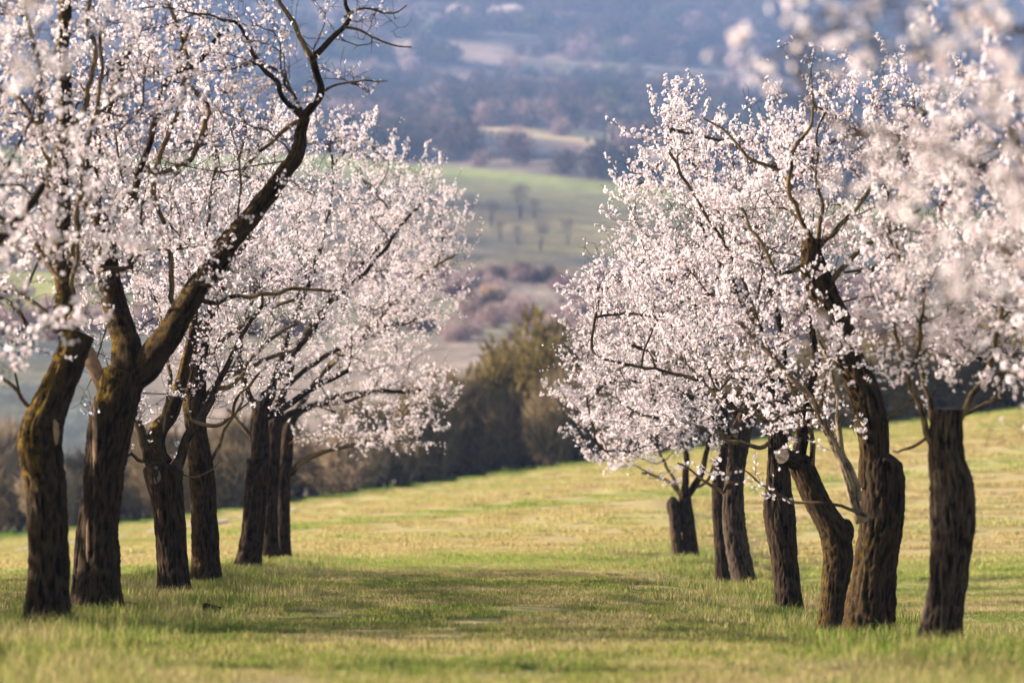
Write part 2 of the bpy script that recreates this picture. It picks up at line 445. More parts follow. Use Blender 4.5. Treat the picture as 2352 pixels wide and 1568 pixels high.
scatter_nodes('long_grass', p, rng.uniform(0, 6.28, len(p)), rng.uniform(.5, 1.0, len(p)) * np.where(row_dist(p[:, 0], p[:, 1]) < 1.4, 1 + .45 * (tuft(p[:, 0], p[:, 1], 61, 1.8, .9) > .52), .7), longg, 'longer green and straw coloured grass on the banks at the feet of the trees')
def track_y(x, y):
    px = 1176 + FOC * x / y
    return 118 + (px + 200) * .018
p = grid_pts(66, 168, 1.5, 3, keep=lambda x, y: (np.abs(y - track_y(x, y)) > 3.3) | (x > -2))
scatter_nodes('meadow_grass', p, rng.uniform(0, 6.28, len(p)), rng.uniform(.8, 1.2, len(p)), farg, 'sunlit yellow green grass on the open field beyond the tree rows')

# ------------------------------------------------------------------ orchard trees
def tube(P, Rd, nside, bark=0.0, seed=0, lobes=0.0, flare=0.0, moss=None, twist=.35):
    """bark skinned tube; P (n,3) centres, Rd (n,) radii"""
    P = np.asarray(P, float); n = len(P)
    T = np.gradient(P, axis=0); T /= np.linalg.norm(T, axis=1)[:, None] + 1e-9
    up = np.array([0, 1., 0]) if abs(T[0][1]) < .9 else np.array([1., 0, 0])
    A = np.zeros_like(P); B = np.zeros_like(P)
    a = up - T[0] * up.dot(T[0]); a /= np.linalg.norm(a)
    for i in range(n):
        a = a - T[i] * a.dot(T[i]); a /= np.linalg.norm(a) + 1e-9
        A[i] = a; B[i] = np.cross(T[i], a)
    th = np.arange(nside) / nside * 2 * np.pi
    s = np.concatenate([[0], np.cumsum(np.linalg.norm(np.diff(P, axis=0), axis=1))])
    TH, S = np.meshgrid(th, s); RR = np.repeat(Rd[:, None], nside, 1)
    thw = TH + twist * S
    q = np.stack([np.cos(thw), np.sin(thw), S], -1).reshape(-1, 3)
    ridge = np.full((n, nside), .5)
    if lobes: RR = RR * (1 + lobes * (fbm(q * np.array([1.3, 1.3, .9]), 2, seed).reshape(n, nside) - .5) * 2)
    if flare: RR = RR * (1 + flare * np.exp(-S / .17) * (.5 + fbm(q * np.array([1.8, 1.8, 0]), 2, seed + 4).reshape(n, nside)))
    if bark:
        k = Rd.mean() * 62
        q2 = np.stack([np.cos(thw) * k * .42, np.sin(thw) * k * .42, S * 4.2], -1).reshape(-1, 3)
        wob = fbm(q2 * .5, 2, seed + 7)[:, None] * 1.5
        a1 = 1 - np.abs(2 * vnoise(q2 * 1.6 + wob, seed + 1) - 1)
        a2 = 1 - np.abs(2 * vnoise(q2 * np.array([3.9, 3.9, 2.0]) + wob, seed + 2) - 1)
        a3 = vnoise(q2 * np.array([8, 8, 9]), seed + 3)
        ridge = (.42 * a1 + .38 * a2 + .20 * a3).reshape(n, nside)
        RR = RR + bark * (ridge - .55)
    V = P[:, None, :] + RR[..., None] * (np.cos(TH)[..., None] * A[:, None] + np.sin(TH)[..., None] * B[:, None])
    i = np.arange((n - 1) * nside); r = i // nside; c = i % nside
    F = np.stack([r * nside + c, r * nside + (c + 1) % nside, (r + 1) * nside + (c + 1) % nside, (r + 1) * nside + c], -1)
    nrm = np.cos(TH)[..., None] * A[:, None] + np.sin(TH)[..., None] * B[:, None]
    mo = np.zeros((n, nside))
    if moss: mo = moss(V, nrm, s[-1] - S, S)
    col = np.stack([np.clip((ridge - .2) * 1.4, 0, 1), np.clip(mo, 0, 1), 0 * ridge], -1).reshape(-1, 3)
    return V.reshape(-1, 3), F, col
def cap(P, Rd, V, nside):
    """the last ring closed by a slightly uneven disc"""
    ring = V[-nside:]; c = ring.mean(0); t = P[-1] - P[-2]; t /= np.linalg.norm(t)
    W = [c + (ring - c) * k + t * (.004 + .006 * (1 - k)) for k in (1.01, .8, .5, .2)]
    W = np.vstack(W + [c[None] + t * .01]); F = []
    i = np.arange(3 * nside); r = i // nside; q = i % nside
    F4 = np.stack([r * nside + q, r * nside + (q + 1) % nside, (r + 1) * nside + (q + 1) % nside, (r + 1) * nside + q], -1)
    j = np.arange(nside); F3 = np.stack([3 * nside + j, 3 * nside + (j + 1) % nside, np.full(nside, 4 * nside)], -1)
    return W, [F4, F3]

def flowers(pos, nrm, size, seed, lod=False):
    """one joined mesh of five petalled flowers: 10 petal triangles and a small red eye each"""
    r = np.random.default_rng(seed); n = len(pos)
    nrm = nrm / (np.linalg.norm(nrm, axis=1)[:, None] + 1e-9)
    t = np.cross(nrm, r.normal(size=(n, 3))); t /= np.linalg.norm(t, axis=1)[:, None] + 1e-9; b = np.cross(nrm, t)
    R_ = size / 2
    V = np.zeros((n, 19, 3)); C = np.zeros((n, 19, 3))
    if lod: size = size * 1.05
    tint = r.random(n)[:, None]
    white = np.array([.94, .905, .905]) * (1 - tint * .07) + np.array([.0, -.06, -.04]) * tint ** 3
    open_ = r.uniform(.05, .60, n)
    V[:, 0] = pos; C[:, 0] = (.80, .60, .62)
    def pt(ang, rad, lift): return pos + (np.cos(ang)[:, None] * t + np.sin(ang)[:, None] * b) * rad[:, None] + nrm * lift[:, None]
    for k in range(5):
        a = k * 2 * np.pi / 5 + r.normal(0, .09, n); q = R_ * r.uniform(.85, 1.1, n)
        V[:, 1 + 3 * k] = pt(a - .60, q * .80, q * open_ * .6); V[:, 2 + 3 * k] = pt(a, q, q * open_); V[:, 3 + 3 * k] = pt(a + .60, q * .80, q * open_ * .6)
        for j in (1, 2, 3): C[:, j + 3 * k] = white * r.uniform(.93, 1.04, (n, 1))
    for k in range(3):
        V[:, 16 + k] = pt(np.full(n, k * 2.094), R_ * .17, R_ * .22); C[:, 16 + k] = np.array([.50, .14, .13])
    if lod:      # flowers only two or three pixels wide: one face per petal
        keep = [0] + [j for k in range(5) for j in (1 + 3 * k, 3 + 3 * k)]
        V = V[:, keep]; C = C[:, keep]; V[:, 1:] += (V[:, 1:] - V[:, :1]) * .12
        base = (np.arange(n) * 11)[:, None]
        F = (base[:, :, None] + np.array([(0, 1 + 2 * k, 2 + 2 * k) for k in range(5)])[None]).reshape(-1, 3)
        C[:, 0] = (.76, .56, .58)
        return V.reshape(-1, 3), F, np.clip(C.reshape(-1, 3), 0, 1)
    base = (np.arange(n) * 19)[:, None]
    F = [(0, 1 + 3 * k, 2 + 3 * k) for k in range(5)] + [(0, 2 + 3 * k, 3 + 3 * k) for k in range(5)] + [(16, 17, 18)]
    F = (base[:, :, None] + np.array(F)[None]).reshape(-1, 3)
    return V.reshape(-1, 3), F, np.clip(C.reshape(-1, 3), 0, 1)

def grow(starts, envs, seed, step=.10):
    """twig skeleton: shoots reach targets spread through the crown volume, each from the branch that leads there best.
    starts: (m,3) nodes on the limbs + (m,3) directions; envs: list of (centre, radii(3), n, bloom)"""
    r = np.random.default_rng(seed)
    SP, SD = starts
    tg = []
    for (c, rad, n, bloom) in envs:
        v = r.normal(size=(n, 3)); v /= np.linalg.norm(v, axis=1)[:, None]
        q = r.random(n) ** (1 / 2.4)
        lump = .80 + .42 * fbm(v * 1.9 + 5, 2, seed)
        q = np.where(r.random(n) < .16, q * r.uniform(1.1, 1.32, n), q)
        P = c + v * (q * lump)[:, None] * rad
        for p, qq in zip(P, q): tg.append((p, bloom, c, qq))
    idx = r.permutation(len(tg)); tg = [tg[i] for i in idx]
    cap_n = 60000
    POS = np.zeros((cap_n, 3)); DIR = np.zeros((cap_n, 3)); PAR = np.full(cap_n, -1); BL = np.zeros(cap_n); END = np.zeros(cap_n)
    m = len(SP); POS[:m] = SP; DIR[:m] = SD; BL[:m] = 0; n = m
    base = SP.mean(0)
    # first long scaffold branches to far targets, then the fill
    far = sorted(tg[:len(tg) // 3], key=lambda a: -np.linalg.norm(a[0] - base))[:max(8, len(tg) // 14)]
    ids = set(id(a) for a in far); order = far + [a for a in tg if id(a) not in ids]
    for p, bloom, c, qq in order:
        d = p - POS[:n]; L = np.linalg.norm(d, axis=1) + 1e-6
        cs = (d * DIR[:n]).sum(1) / L
        cost = L * (1.0 + 1.1 * (1 - cs) + 1.3 * np.clip(-d[:, 2] / L - .15, 0, 1)) + .15 * (np.arange(n) < m)
        j = int(np.argmin(cost)); Lj = L[j]
        if Lj < .06: continue
        outw = p - c; outw /= np.linalg.norm(outw) + 1e-6; outw = outw * .8 + np.array([0, 0, .45]) + r.normal(0, .25, 3)
        p0 = POS[j]; p1 = p0 + (DIR[j] * .6 + d[j] / Lj * .4) * Lj * .33; p2 = p - outw * Lj * .3
        k = max(2, int(Lj / step)); t = (np.arange(1, k + 1) / k)[:, None]
        Q = (1 - t) ** 3 * p0 + 3 * (1 - t) ** 2 * t * p1 + 3 * (1 - t) * t * t * p2 + t ** 3 * p
        Q[:-1] += r.normal(0, .010, (k - 1, 3)) * min(1, Lj)
        if n + k > cap_n: break
        prev = np.vstack([p0[None], Q[:-1]]); dd = Q - prev; dd /= np.linalg.norm(dd, axis=1)[:, None] + 1e-9
        POS[n:n + k] = Q; DIR[n:n + k] = dd; PAR[n] = j; PAR[n + 1:n + k] = np.arange(n, n + k - 1)
        BL[n:n + k] = bloom * np.clip(.3 + t[:, 0] * 1.3 if Lj > .5 else 1, 0, 1); n += k
        if qq > .72 and r.random() < .75 and n + 12 < cap_n:      # straight young shoot packed with flowers
            sdir_ = dd[-1] * .5 + outw / np.linalg.norm(outw) * .7 + np.array([0, 0, .35]) + r.normal(0, .12, 3); sdir_ /= np.linalg.norm(sdir_)
            ln = r.uniform(.12, .42); kk = max(2, int(ln / .085)); tt = np.arange(1, kk + 1)[:, None] / kk
            POS[n:n + kk] = p + sdir_ * ln * tt + r.normal(0, .004, (kk, 3)); DIR[n:n + kk] = sdir_
            PAR[n] = n - 1; PAR[n + 1:n + kk] = np.arange(n, n + kk - 1); BL[n:n + kk] = bloom * 2.1; n += kk
    POS, DIR, PAR, BL = POS[:n], DIR[:n], PAR[:n], BL[:n]
    cnt = np.ones(n)
    for i in range(n - 1, m - 1, -1):
        cnt[PAR[i]] += cnt[i] if cnt[i] > 0 else 0
    # "cnt" sums nodes; tips counted by nodes / 6
    rad = .0025 * np.maximum(cnt / 6.0, 1) ** .50
    return POS, DIR, PAR, BL, np.minimum(rad, .017), m

def seg_tubes(A, B, ra, rb, ns=3):
    """many straight tapered prisms from A to B"""
    T = B - A; T /= np.linalg.norm(T, axis=1)[:, None] + 1e-9
    ref = np.where(np.abs(T[:, 2:3]) < .8, np.array([[0, 0, 1.]]), np.array([[1., 0, 0]]))
    a = np.cross(T, ref); a /= np.linalg.norm(a, axis=1)[:, None] + 1e-9; b = np.cross(T, a)
    th = np.arange(ns) / ns * 2 * np.pi
    ring = np.cos(th)[None, :, None] * a[:, None] + np.sin(th)[None, :, None] * b[:, None]
    V = np.concatenate([A[:, None] + ring * ra[:, None, None], B[:, None] + ring * rb[:, None, None]], 1)
    n = len(A); base = (np.arange(n) * 2 * ns)[:, None, None]
    F = np.array([(k, (k + 1) % ns, ns + (k + 1) % ns, ns + k) for k in range(ns)])
    return V.reshape(-1, 3), (base + F[None]).reshape(-1, 4)

def orchard_tree(label, d, trunks, limbs, envs, nflow, seed,  fsize=.036, radk=1.0, lod=None, mat=M_bark, moss=None, group=None, twigmat=None, singles=0, lobes=.10):
    """trunks / limbs: dicts with pts [(px, py, width_px[, depth offset in m])]"""
    r = np.random.default_rng(seed); lod = (d > 49) if lod is None else lod; nflow = int(nflow * (2.0 if d > 49 and d < 70 and lod else 1.6))
    sc_ = d / FOC
    b0 = trunks[0]['p'][0]; base = at(b0[0], b0[1], d); base[2] = float(zg(base[0], base[1]))
    root = empty('almond_tree', base)
    tag(root, label, 'tree', group or 'blossoming almond trees in the two orchard rows')
    SP = []; SD = []
    def poly(pts, n_per, limb):
        Q = []; 
        for i, q in enumerate(pts):
            off = q[3] if len(q) > 3 else (0 if not limb else 0)
            Q.append(np.append(at(q[0], q[1], d + off), q[2] * sc_ / 2))
        C = catmull(Q, n_per); return C[:, :3], np.maximum(C[:, 3], .003)
    for ti, t in enumerate(trunks):
        pts = list(t['p'])
        P, Rd = poly(pts, 4, False)
        if t.get('ground', True):
            P = np.vstack([P[0] - np.array([0, 0, .14]), P]); Rd = np.concatenate([[Rd[0] * 1.02], Rd])
        # resample to even spacing
        s = np.concatenate([[0], np.cumsum(np.linalg.norm(np.diff(P, axis=0), axis=1))])
        step = .018 if d < 50 else .028
        ss = np.linspace(0, s[-1], max(12, int(s[-1] / step)))
        P2 = np.stack([np.interp(ss, s, P[:, k]) for k in range(3)], -1); R2 = np.interp(ss, s, Rd)
        w_ = (fbm(np.stack([ss * 2.2, 0 * ss, 0 * ss + seed], -1), 2, seed) - .5) * .05
        P2[:, 1] += w_
        ns = 80 if d < 50 else 44
        if not t.get('cap'): R2[-5:] *= np.array([.97, .88, .76, .58, .34])
        V, F, col = tube(P2, R2, ns, bark=t.get('bark', .046) * min(1.2, .4 + R2.mean() * 5), seed=seed + ti, lobes=t.get('lobes', lobes), flare=.42 if t.get('ground', True) else 0, moss=t.get('moss', moss))
        o = mesh_obj('trunk', V, F, t.get('mat', mat), root, col=col, origin=base)
        if t.get('cap', False):
            W, FF = cap(P2, R2, V, ns)
            mesh_obj('pruned_cut', W, FF, t.get('capmat', M_cut), o, origin=base)
        elif t.get('closed', True):
            W, FF = cap(P2, R2, V, ns); mesh_obj('broken_top', W, FF, M_cut_weathered if t.get('weath') else t.get('mat', mat), o, origin=base, col=np.tile([.3, .2, 0], (len(W), 1)))
        for (hx, hy, hw, hh, kind) in t.get('marks', []):
            c = at(hx, hy, d); k = np.argmin(np.abs(P2[:, 2] - c[2])); ctr = P2[k]
            rr = R2[k]; dx = c[0] - ctr[0]; dy = -math.sqrt(max(rr * rr - dx * dx, (.15 * rr) ** 2))
            hc = np.array([c[0], ctr[1] + dy * 1.02, c[2]])
            W = []; FF = []
            nr, nq = 6, 16
            for a_ in range(nr):
                for q_ in range(nq):
                    k2 = a_ / (nr - 1); an = q_ / nq * 2 * math.pi
                    wx = math.cos(an) * k2 * hw * sc_ / 2 * (1 + .12 * math.sin(3 * an + seed)); wz = math.sin(an) * k2 * hh * sc_ / 2
                    xx = hc[0] + wx; bow = math.sqrt(max(rr * rr - (xx - ctr[0]) ** 2, 0))
                    dep = (.02 * (1 - k2 ** 2) if kind == 'scar' else -.0 ) 
                    W.append((xx, ctr[1] - bow - .012 - dep * .5 + (.02 if k2 > .95 else 0), hc[2] + wz))
            for a_ in range(nr - 1):
                for q_ in range(nq):
                    FF.append((a_ * nq + q_, a_ * nq + (q_ + 1) % nq, (a_ + 1) * nq + (q_ + 1) % nq, (a_ + 1) * nq + q_))
            mm = {'scar': M_split, 'hole': M_hole, 'knot': M_cut_weathered, 'cut': M_cut}[kind]
            mesh_obj({'scar': 'bare_wood_scar', 'hole': 'knot_hole', 'knot': 'knot', 'cut': 'pruned_cut'}[kind], W, np.array(FF), mm, o, origin=base, smooth_shade=True)
        k0 = int(len(P2) * t.get('sprout', .75)); ids = np.arange(k0, len(P2), 3)
        if t.get('sprouts', True):
            SP += list(P2[ids]); SD += [np.array([r.normal(0, .4), r.normal(0, .4), 1]) for _ in ids]
    for li, l in enumerate(limbs):
        pts = l['p']; dz = l.get('dz', r.uniform(-.25, .25))
        pts = [(*q[:3], q[3] if len(q) > 3 else dz * i / max(1, len(pts) - 1)) for i, q in enumerate(pts)]
        P, Rd = poly(pts, 8, True)
        s = np.concatenate([[0], np.cumsum(np.linalg.norm(np.diff(P, axis=0), axis=1))])
        big = Rd.mean() > .03
        ss = np.linspace(0, s[-1], max(6, int(s[-1] / (.02 if big else .04))))
        P2 = np.stack([np.interp(ss, s, P[:, k]) for k in range(3)], -1); R2 = np.interp(ss, s, Rd)
        ph = r.random(3) * 9
        for k in range(3):
            env = np.clip(ss / .25, 0, 1)
            P2[:, k] += (fbm(np.stack([ss * 4.2, 0 * ss + ph[k], 0 * ss], -1), 2, seed + li) - .5) * .11 * env * (1 - .5 * big)
        ns = 36 if big else 8
        V, F, col = tube(P2, R2, ns, bark=.022 * min(1, R2.mean() * 12), seed=seed + 20 + li, lobes=.20, moss=l.get('moss', moss))
        o = mesh_obj('limb', V, F, l.get('mat', mat if big else M_limb), root, col=col, origin=base, smooth_shade=not big)
        if l.get('cap'):
            W, FF = cap(P2, R2, V, ns); mesh_obj('pruned_cut', W, FF, l.get('capmat', M_cut), o, origin=base)
        ids = np.arange(int(len(P2) * l.get('from', .3)), len(P2), 3 if big else 2)
        if l.get('sprouts', True):
            T = np.gradient(P2, axis=0); T /= np.linalg.norm(T, axis=1)[:, None]
            SP += list(P2[ids]); SD += list(T[ids])
    SP = np.array(SP); SD = np.array(SD); SD /= np.linalg.norm(SD, axis=1)[:, None] + 1e-9
    E_ = []
    for e in envs:
        cx, cy, rx, ry, n, bloom = e[:6]; dz = e[6] if len(e) > 6 else 0.
        c = at(cx, cy, d + dz); ax, az = rx * sc_, ry * sc_
        E_.append((c, np.array([ax, e[7] if len(e) > 7 else float(np.clip(max(ax, az) * .95, .7, 1.9)), az]), n, bloom))
    POS, DIR, PAR, BL, rad, m = grow((SP, SD), E_, seed)
    rad = rad * radk
    n = len(POS); ch = np.arange(m, n); pa = PAR[ch]
    ra = np.where(pa < m, rad[ch] * 1.15, rad[pa]); ra = np.minimum(ra, rad[ch] * 1.5)
    thick = rad[ch] > .0065
    Va, Fa = seg_tubes(POS[pa[thick]], POS[ch[thick]], ra[thick], rad[ch[thick]], 5)
    Vb, Fb = seg_tubes(POS[pa[~thick]], POS[ch[~thick]], ra[~thick], rad[ch[~thick]], 3)
    # spurs: short side twigs
    thin = ch[rad[ch] < .009]
    ns_ = int(len(thin) * .85); si = r.choice(thin, ns_)
    rv = r.normal(size=(ns_, 3)); rv -= DIR[si] * (rv * DIR[si]).sum(1)[:, None] * .6; rv /= np.linalg.norm(rv, axis=1)[:, None]
    sd = rv + np.array([0, 0, .35]); sd /= np.linalg.norm(sd, axis=1)[:, None]
    sl = r.uniform(.03, .15, ns_); S0 = POS[si]; S1 = S0 + sd * sl[:, None]
    Vs, Fs = seg_tubes(S0, S1, np.full(ns_, .0029), np.full(ns_, .0016), 3)
    V = np.vstack([Va, Vb, Vs]); F = np.vstack([Fa, Fb + len(Va), Fs + len(Va) + len(Vb)])
    tw = mesh_obj('branches', V, F, twigmat or M_twig, root, origin=base, smooth_shade=True); tw['kind'] = 'stuff'
    # blossom positions, in clumps along the young wood
    clump = fbm(POS * 3.6, 2, seed + 3)
    wn = BL * (rad < .0075) * np.clip((clump - .40) * 6, .06, 1.5); wn[:m] = 0
    ws = BL[si] * np.clip((clump[si] - .40) * 6, .06, 1.5) * 1.3
    W = np.concatenate([wn, ws]); W /= W.sum()
    pick = r.choice(len(W), nflow, p=W)
    on_node = pick < n
    pos = np.zeros((nflow, 3)); nr_ = r.normal(size=(nflow, 3))
    a_ = pick[on_node]; tpos = r.random(len(a_))[:, None]; par = np.where(PAR[a_] < 0, a_, PAR[a_])
    q = POS[a_] * tpos + POS[par] * (1 - tpos); v = nr_[on_node]; v -= DIR[a_] * (v * DIR[a_]).sum(1)[:, None] * .7
    v /= np.linalg.norm(v, axis=1)[:, None]; pos[on_node] = q + v * r.uniform(.010, .026, (len(a_), 1)); nr_[on_node] = v
    b_ = pick[~on_node] - n; tt = r.uniform(.35, 1.05, (len(b_), 1)); v = nr_[~on_node]; v /= np.linalg.norm(v, axis=1)[:, None]
    pos[~on_node] = S0[b_] + (S1[b_] - S0[b_]) * tt + v * r.uniform(.006, .022, (len(b_), 1)); nr_[~on_node] = v + sd[b_] * .6
    cc = pos.mean(0); ow = pos - cc; ow /= np.linalg.norm(ow, axis=1)[:, None] + 1e-6; nr_ = nr_ + ow * .55
    size = fsize * .93 * r.uniform(.78, 1.12, nflow) * np.where(r.random(nflow) < .10, .5, 1)
    if singles:       # the nearest flowers of a tree close to the camera stand as parts of their own
        px = pos[:, 0] / pos[:, 1] * FOC + 1176; py = 1150 - (pos[:, 2] - CAMZ) / pos[:, 1] * FOC
        vis = np.where((px > -20) & (px < 2372) & (py > -20) & (py < 1600))[0]
        vis = vis[np.argsort(pos[vis, 1])][:singles]
        Vf, Ff, Cf = flowers(np.zeros((4, 3)), np.tile([0, 0, 1.], (4, 1)), np.full(4, fsize), seed)
        protos = []
        for k in range(4):
            oo = mesh_obj('blossom', Vf[19 * k:19 * k + 19], Ff[11 * k:11 * k + 11] - 19 * k, M_petal, col=Cf[19 * k:19 * k + 19]); protos.append(oo.data); bpy.data.objects.remove(oo)
        for q_ in vis:
            oo = bpy.data.objects.new('blossom', protos[int(q_) % 4]); root_col.objects.link(oo); oo.parent = root
            oo.location = Vector(pos[q_] - base); oo.rotation_euler = Vector(nr_[q_]).to_track_quat('Z', 'Y').to_euler()
            k_ = size[q_] / fsize; oo.scale = (k_, k_, k_)
        keep = np.ones(nflow, bool); keep[vis] = False; pos, nr_, size = pos[keep], nr_[keep], size[keep]
    V, F, C = flowers(pos, nr_, size, seed, lod)
    fl = mesh_obj('blossoms', V, F, M_petal, root, col=C, origin=base); fl['kind'] = 'stuff'
    # no tree without its base height
    return root

M_hole = simple('dark_hollow', (.006, .005, .004), noise=30)
def moss_left(strength=1.0, zmin=0.0, zmax=99.0, low=0.0):
    def f(V, nrm, to_top, S):
        w = np.clip(-nrm[..., 0] * .8 + nrm[..., 2] * .9 + .25, 0, 1) * smooth(zmin - .1, zmin + .3, S) * (1 - smooth(zmax, zmax + .3, S))
        w = w + low * np.exp(-S / .16)
        return w * strength
    return f

LG = 'pruned almond trees of the left row'
RG = 'pruned almond trees of the right row'
GR = 'blossoming almond trees in the two orchard rows'
# ---- left row
orchard_tree('leaning mossy elbow bent almond trunk at the left edge with a grey sawn top', 30.0,
  [dict(p=[(107,1424,96),(110,1350,86),(112,1273,84),(109,1195,84),(104,1117,86),(96,1065,92),(91,1020,94),(95,985,92),(107,950,82),(122,915,74),(136,883,70),(152,845,66),(166,805,64),(184,762,62)], cap=True, capmat=M_cut_weathered, moss=moss_left(1.3,1.1), sprout=.8, lobes=.08,
        marks=[(132,985,14,75,'scar')])],
  [dict(p=[(158,770,52),(152,735,50,.1),(147,690,46,.2),(142,640,40,.25),(136,570,34,.3),(143,500,34,.3),(141,425,34,.35),(143,350,32,.4),(143,280,32,.4),(148,200,31,.4),(146,120,30,.4),(150,20,30,.4),(152,-80,28,.4)], moss=moss_left(1.1)),
   dict(p=[(147,650,22),(130,600,20),(112,545,17),(115,470,15),(108,380,14),(96,300,14),(88,215,12),(85,150,10),(60,60,9),(50,-20,8)]),
   dict(p=[(140,640,18),(118,620,17),(90,570,15),(55,530,13),(10,500,10),(-60,470,8)]),
   dict(p=[(152,735,12),(120,720,11),(80,690,10),(40,668,9),(-20,655,8)]),
   dict(p=[(152,770,12),(110,755,11),(70,742,10),(30,700,9),(-30,685,8)]),
   dict(p=[(75,945,10),(50,905,10),(25,872,9),(0,862,8),(-50,845,7)], mat=M_limb),
   dict(p=[(155,740,14),(178,700,13),(172,640,11),(185,580,10),(178,500,9)]),
   dict(p=[(150,640,16),(172,560,15),(178,470,13),(190,380,12),(210,290,10),(230,180,9),(240,60,8)]),
   dict(p=[(142,330,16),(172,270,13),(205,200,12),(208,110,11),(204,20,9),(210,-60,8)]),
   dict(p=[(140,300,14),(110,290,13),(70,270,12),(20,215,10),(-30,180,8)])],
  [(60,250,230,330,330,1.0),(190,150,230,240,150,.8),(20,600,170,220,90,.8),(200,480,150,150,60,.9),(-140,350,200,330,90,.8)], 6400, 101, .037, group=LG)
orchard_tree('big forked almond with a mossy fork and a long bare limb curving up right', 33.5,
  [dict(p=[(222,1388,100),(226,1330,92),(228,1273,88),(229,1220,82),(232,1169,82),(236,1117,86),(240,1065,90),(247,1013,96),(256,961,100),(266,930,100),(275,900,98),(284,862,100),(290,838,92)], moss=moss_left(1.3,1.75), closed=True, sprouts=False, lobes=.12,
        marks=[(222,1010,14,190,'scar'),(205,1250,10,120,'scar')]),
   dict(p=[(184,1385,36,.05),(184,1330,32,.05),(186,1270,29,.05),(190,1220,27,.05),(196,1170,24,.04),(203,1120,18,.03),(209,1085,10,.02)], mat=M_bark_grey, lobes=.1, sprouts=False)],
  [dict(p=[(292,850,84,-.02),(288,806,70,.0),(280,770,62,.04),(268,725,56,.06),(256,680,54,.08),(246,630,50,.1),(240,580,47,.12),(232,540,46,.12),(222,500,42,.12),(204,455,38,.14),(196,415,36,.14)], moss=moss_left(1.0)),
   dict(p=[(214,490,32,.14),(220,430,30,.14),(226,350,30,.12),(232,300,29,.12),(246,245,30,.1),(262,200,28,.1),(278,155,27,.1),(290,116,26,.1)], cap=True, capmat=M_cut_weathered, **{'from': .5}),
   dict(p=[(196,420,34,.14),(190,380,33,.16),(172,340,28,.2),(160,280,24,.25),(150,200,20,.3)]),
   dict(p=[(262,905,44,.05),(244,895,34,.06),(232,870,32,.06),(220,845,30,.07),(208,812,26,.08),(200,795,16,.08)], mat=M_split, sprouts=False),
   dict(p=[(310,862,70,-.05),(335,846,68,-.06),(362,815,64,-.08),(384,780,62,-.1),(404,742,60,-.12),(428,700,58,-.13),(455,662,56,-.14),(480,628,54,-.15),(505,590,52,-.16),(540,540,50,-.18),(568,508,47,-.2),(600,470,44,-.2),(628,432,41,-.2),(652,395,38,-.2),(672,368,36,-.2),(684,340,32,-.2),(690,305,27,-.2),(698,268,24,-.2)], moss=moss_left(.5), **{'from': .35}),
   dict(p=[(698,270,20,-.2),(672,245,13,-.2),(650,212,12,-.2),(636,186,12,-.2),(612,160,10,-.22),(590,128,9,-.25),(566,92,8,-.28),(540,50,7,-.3),(515,40,5,-.3)], mat=M_bark, **{'from': .75}),
   dict(p=[(698,268,22,-.2),(712,250,20,-.2),(732,226,19,-.2),(736,205,18,-.2),(727,178,17,-.2),(722,150,17,-.2),(716,130,17,-.2)], mat=M_bark, **{'from': .6}),
   dict(p=[(716,132,16,-.2),(700,110,13,-.2),(690,80,12,-.2),(682,55,12,-.2),(660,35,11,-.2),(640,10,10,-.2),(625,-30,9,-.2)], mat=M_limb, **{'from': .5}),
   dict(p=[(716,132,15,-.2),(735,118,13,-.2),(760,90,12,-.2),(785,65,11,-.2),(792,42,10,-.2),(790,10,9,-.2),(800,-30,8,-.2)], mat=M_bark, **{'from': .3}),
   dict(p=[(790,62,7,-.2),(825,68,6,-.2),(860,85,5,-.2),(905,102,4,-.2),(945,108,3,-.2)], mat=M_limb),
   dict(p=[(738,212,8,-.2),(765,200,6,-.2),(800,196,5,-.2),(840,186,4,-.2),(882,195,3,-.2)], mat=M_limb),
   dict(p=[(790,40,6,-.2),(830,20,5,-.2),(870,28,4,-.2),(925,10,3,-.2)], mat=M_limb),
   dict(p=[(692,278,12),(662,288,11),(640,300,10),(610,335,9),(590,350,8),(560,380,7)], mat=M_limb),
   dict(p=[(455,680,16),(470,690,13),(500,692,12),(540,680,11),(600,680,10),(680,668,9),(760,665,6)], mat=M_limb),
   dict(p=[(410,740,13),(402,680,12),(392,620,12),(398,560,11),(378,500,10),(360,430,10),(340,380,9)], mat=M_limb),
   dict(p=[(365,400,10),(420,380,12),(450,340,12),(480,260,11),(440,200,11),(420,130,9),(430,60,8)], mat=M_limb),
   dict(p=[(240,590,22),(270,540,18),(300,480,16),(320,400,15),(350,300,14),(370,220,13),(400,170,12),(450,150,10),(520,60,8)], mat=M_bark),
   dict(p=[(300,480,14),(340,440,13),(380,330,12),(430,180,11),(410,90,9),(380,0,8)], mat=M_limb)],
  [(330,170,190,260,250,1.0),(450,130,150,170,150,1.0),(300,480,190,180,200,.95,-.3),(560,90,110,120,50,.75),(700,110,90,130,45,.30),(850,90,90,90,26,.13),(820,190,70,30,12,.2),(560,330,120,120,60,.7,-.2),(470,560,150,110,80,.75,-.5),(280,930,120,40,14,.3)], 7000, 102, .037, group=LG)
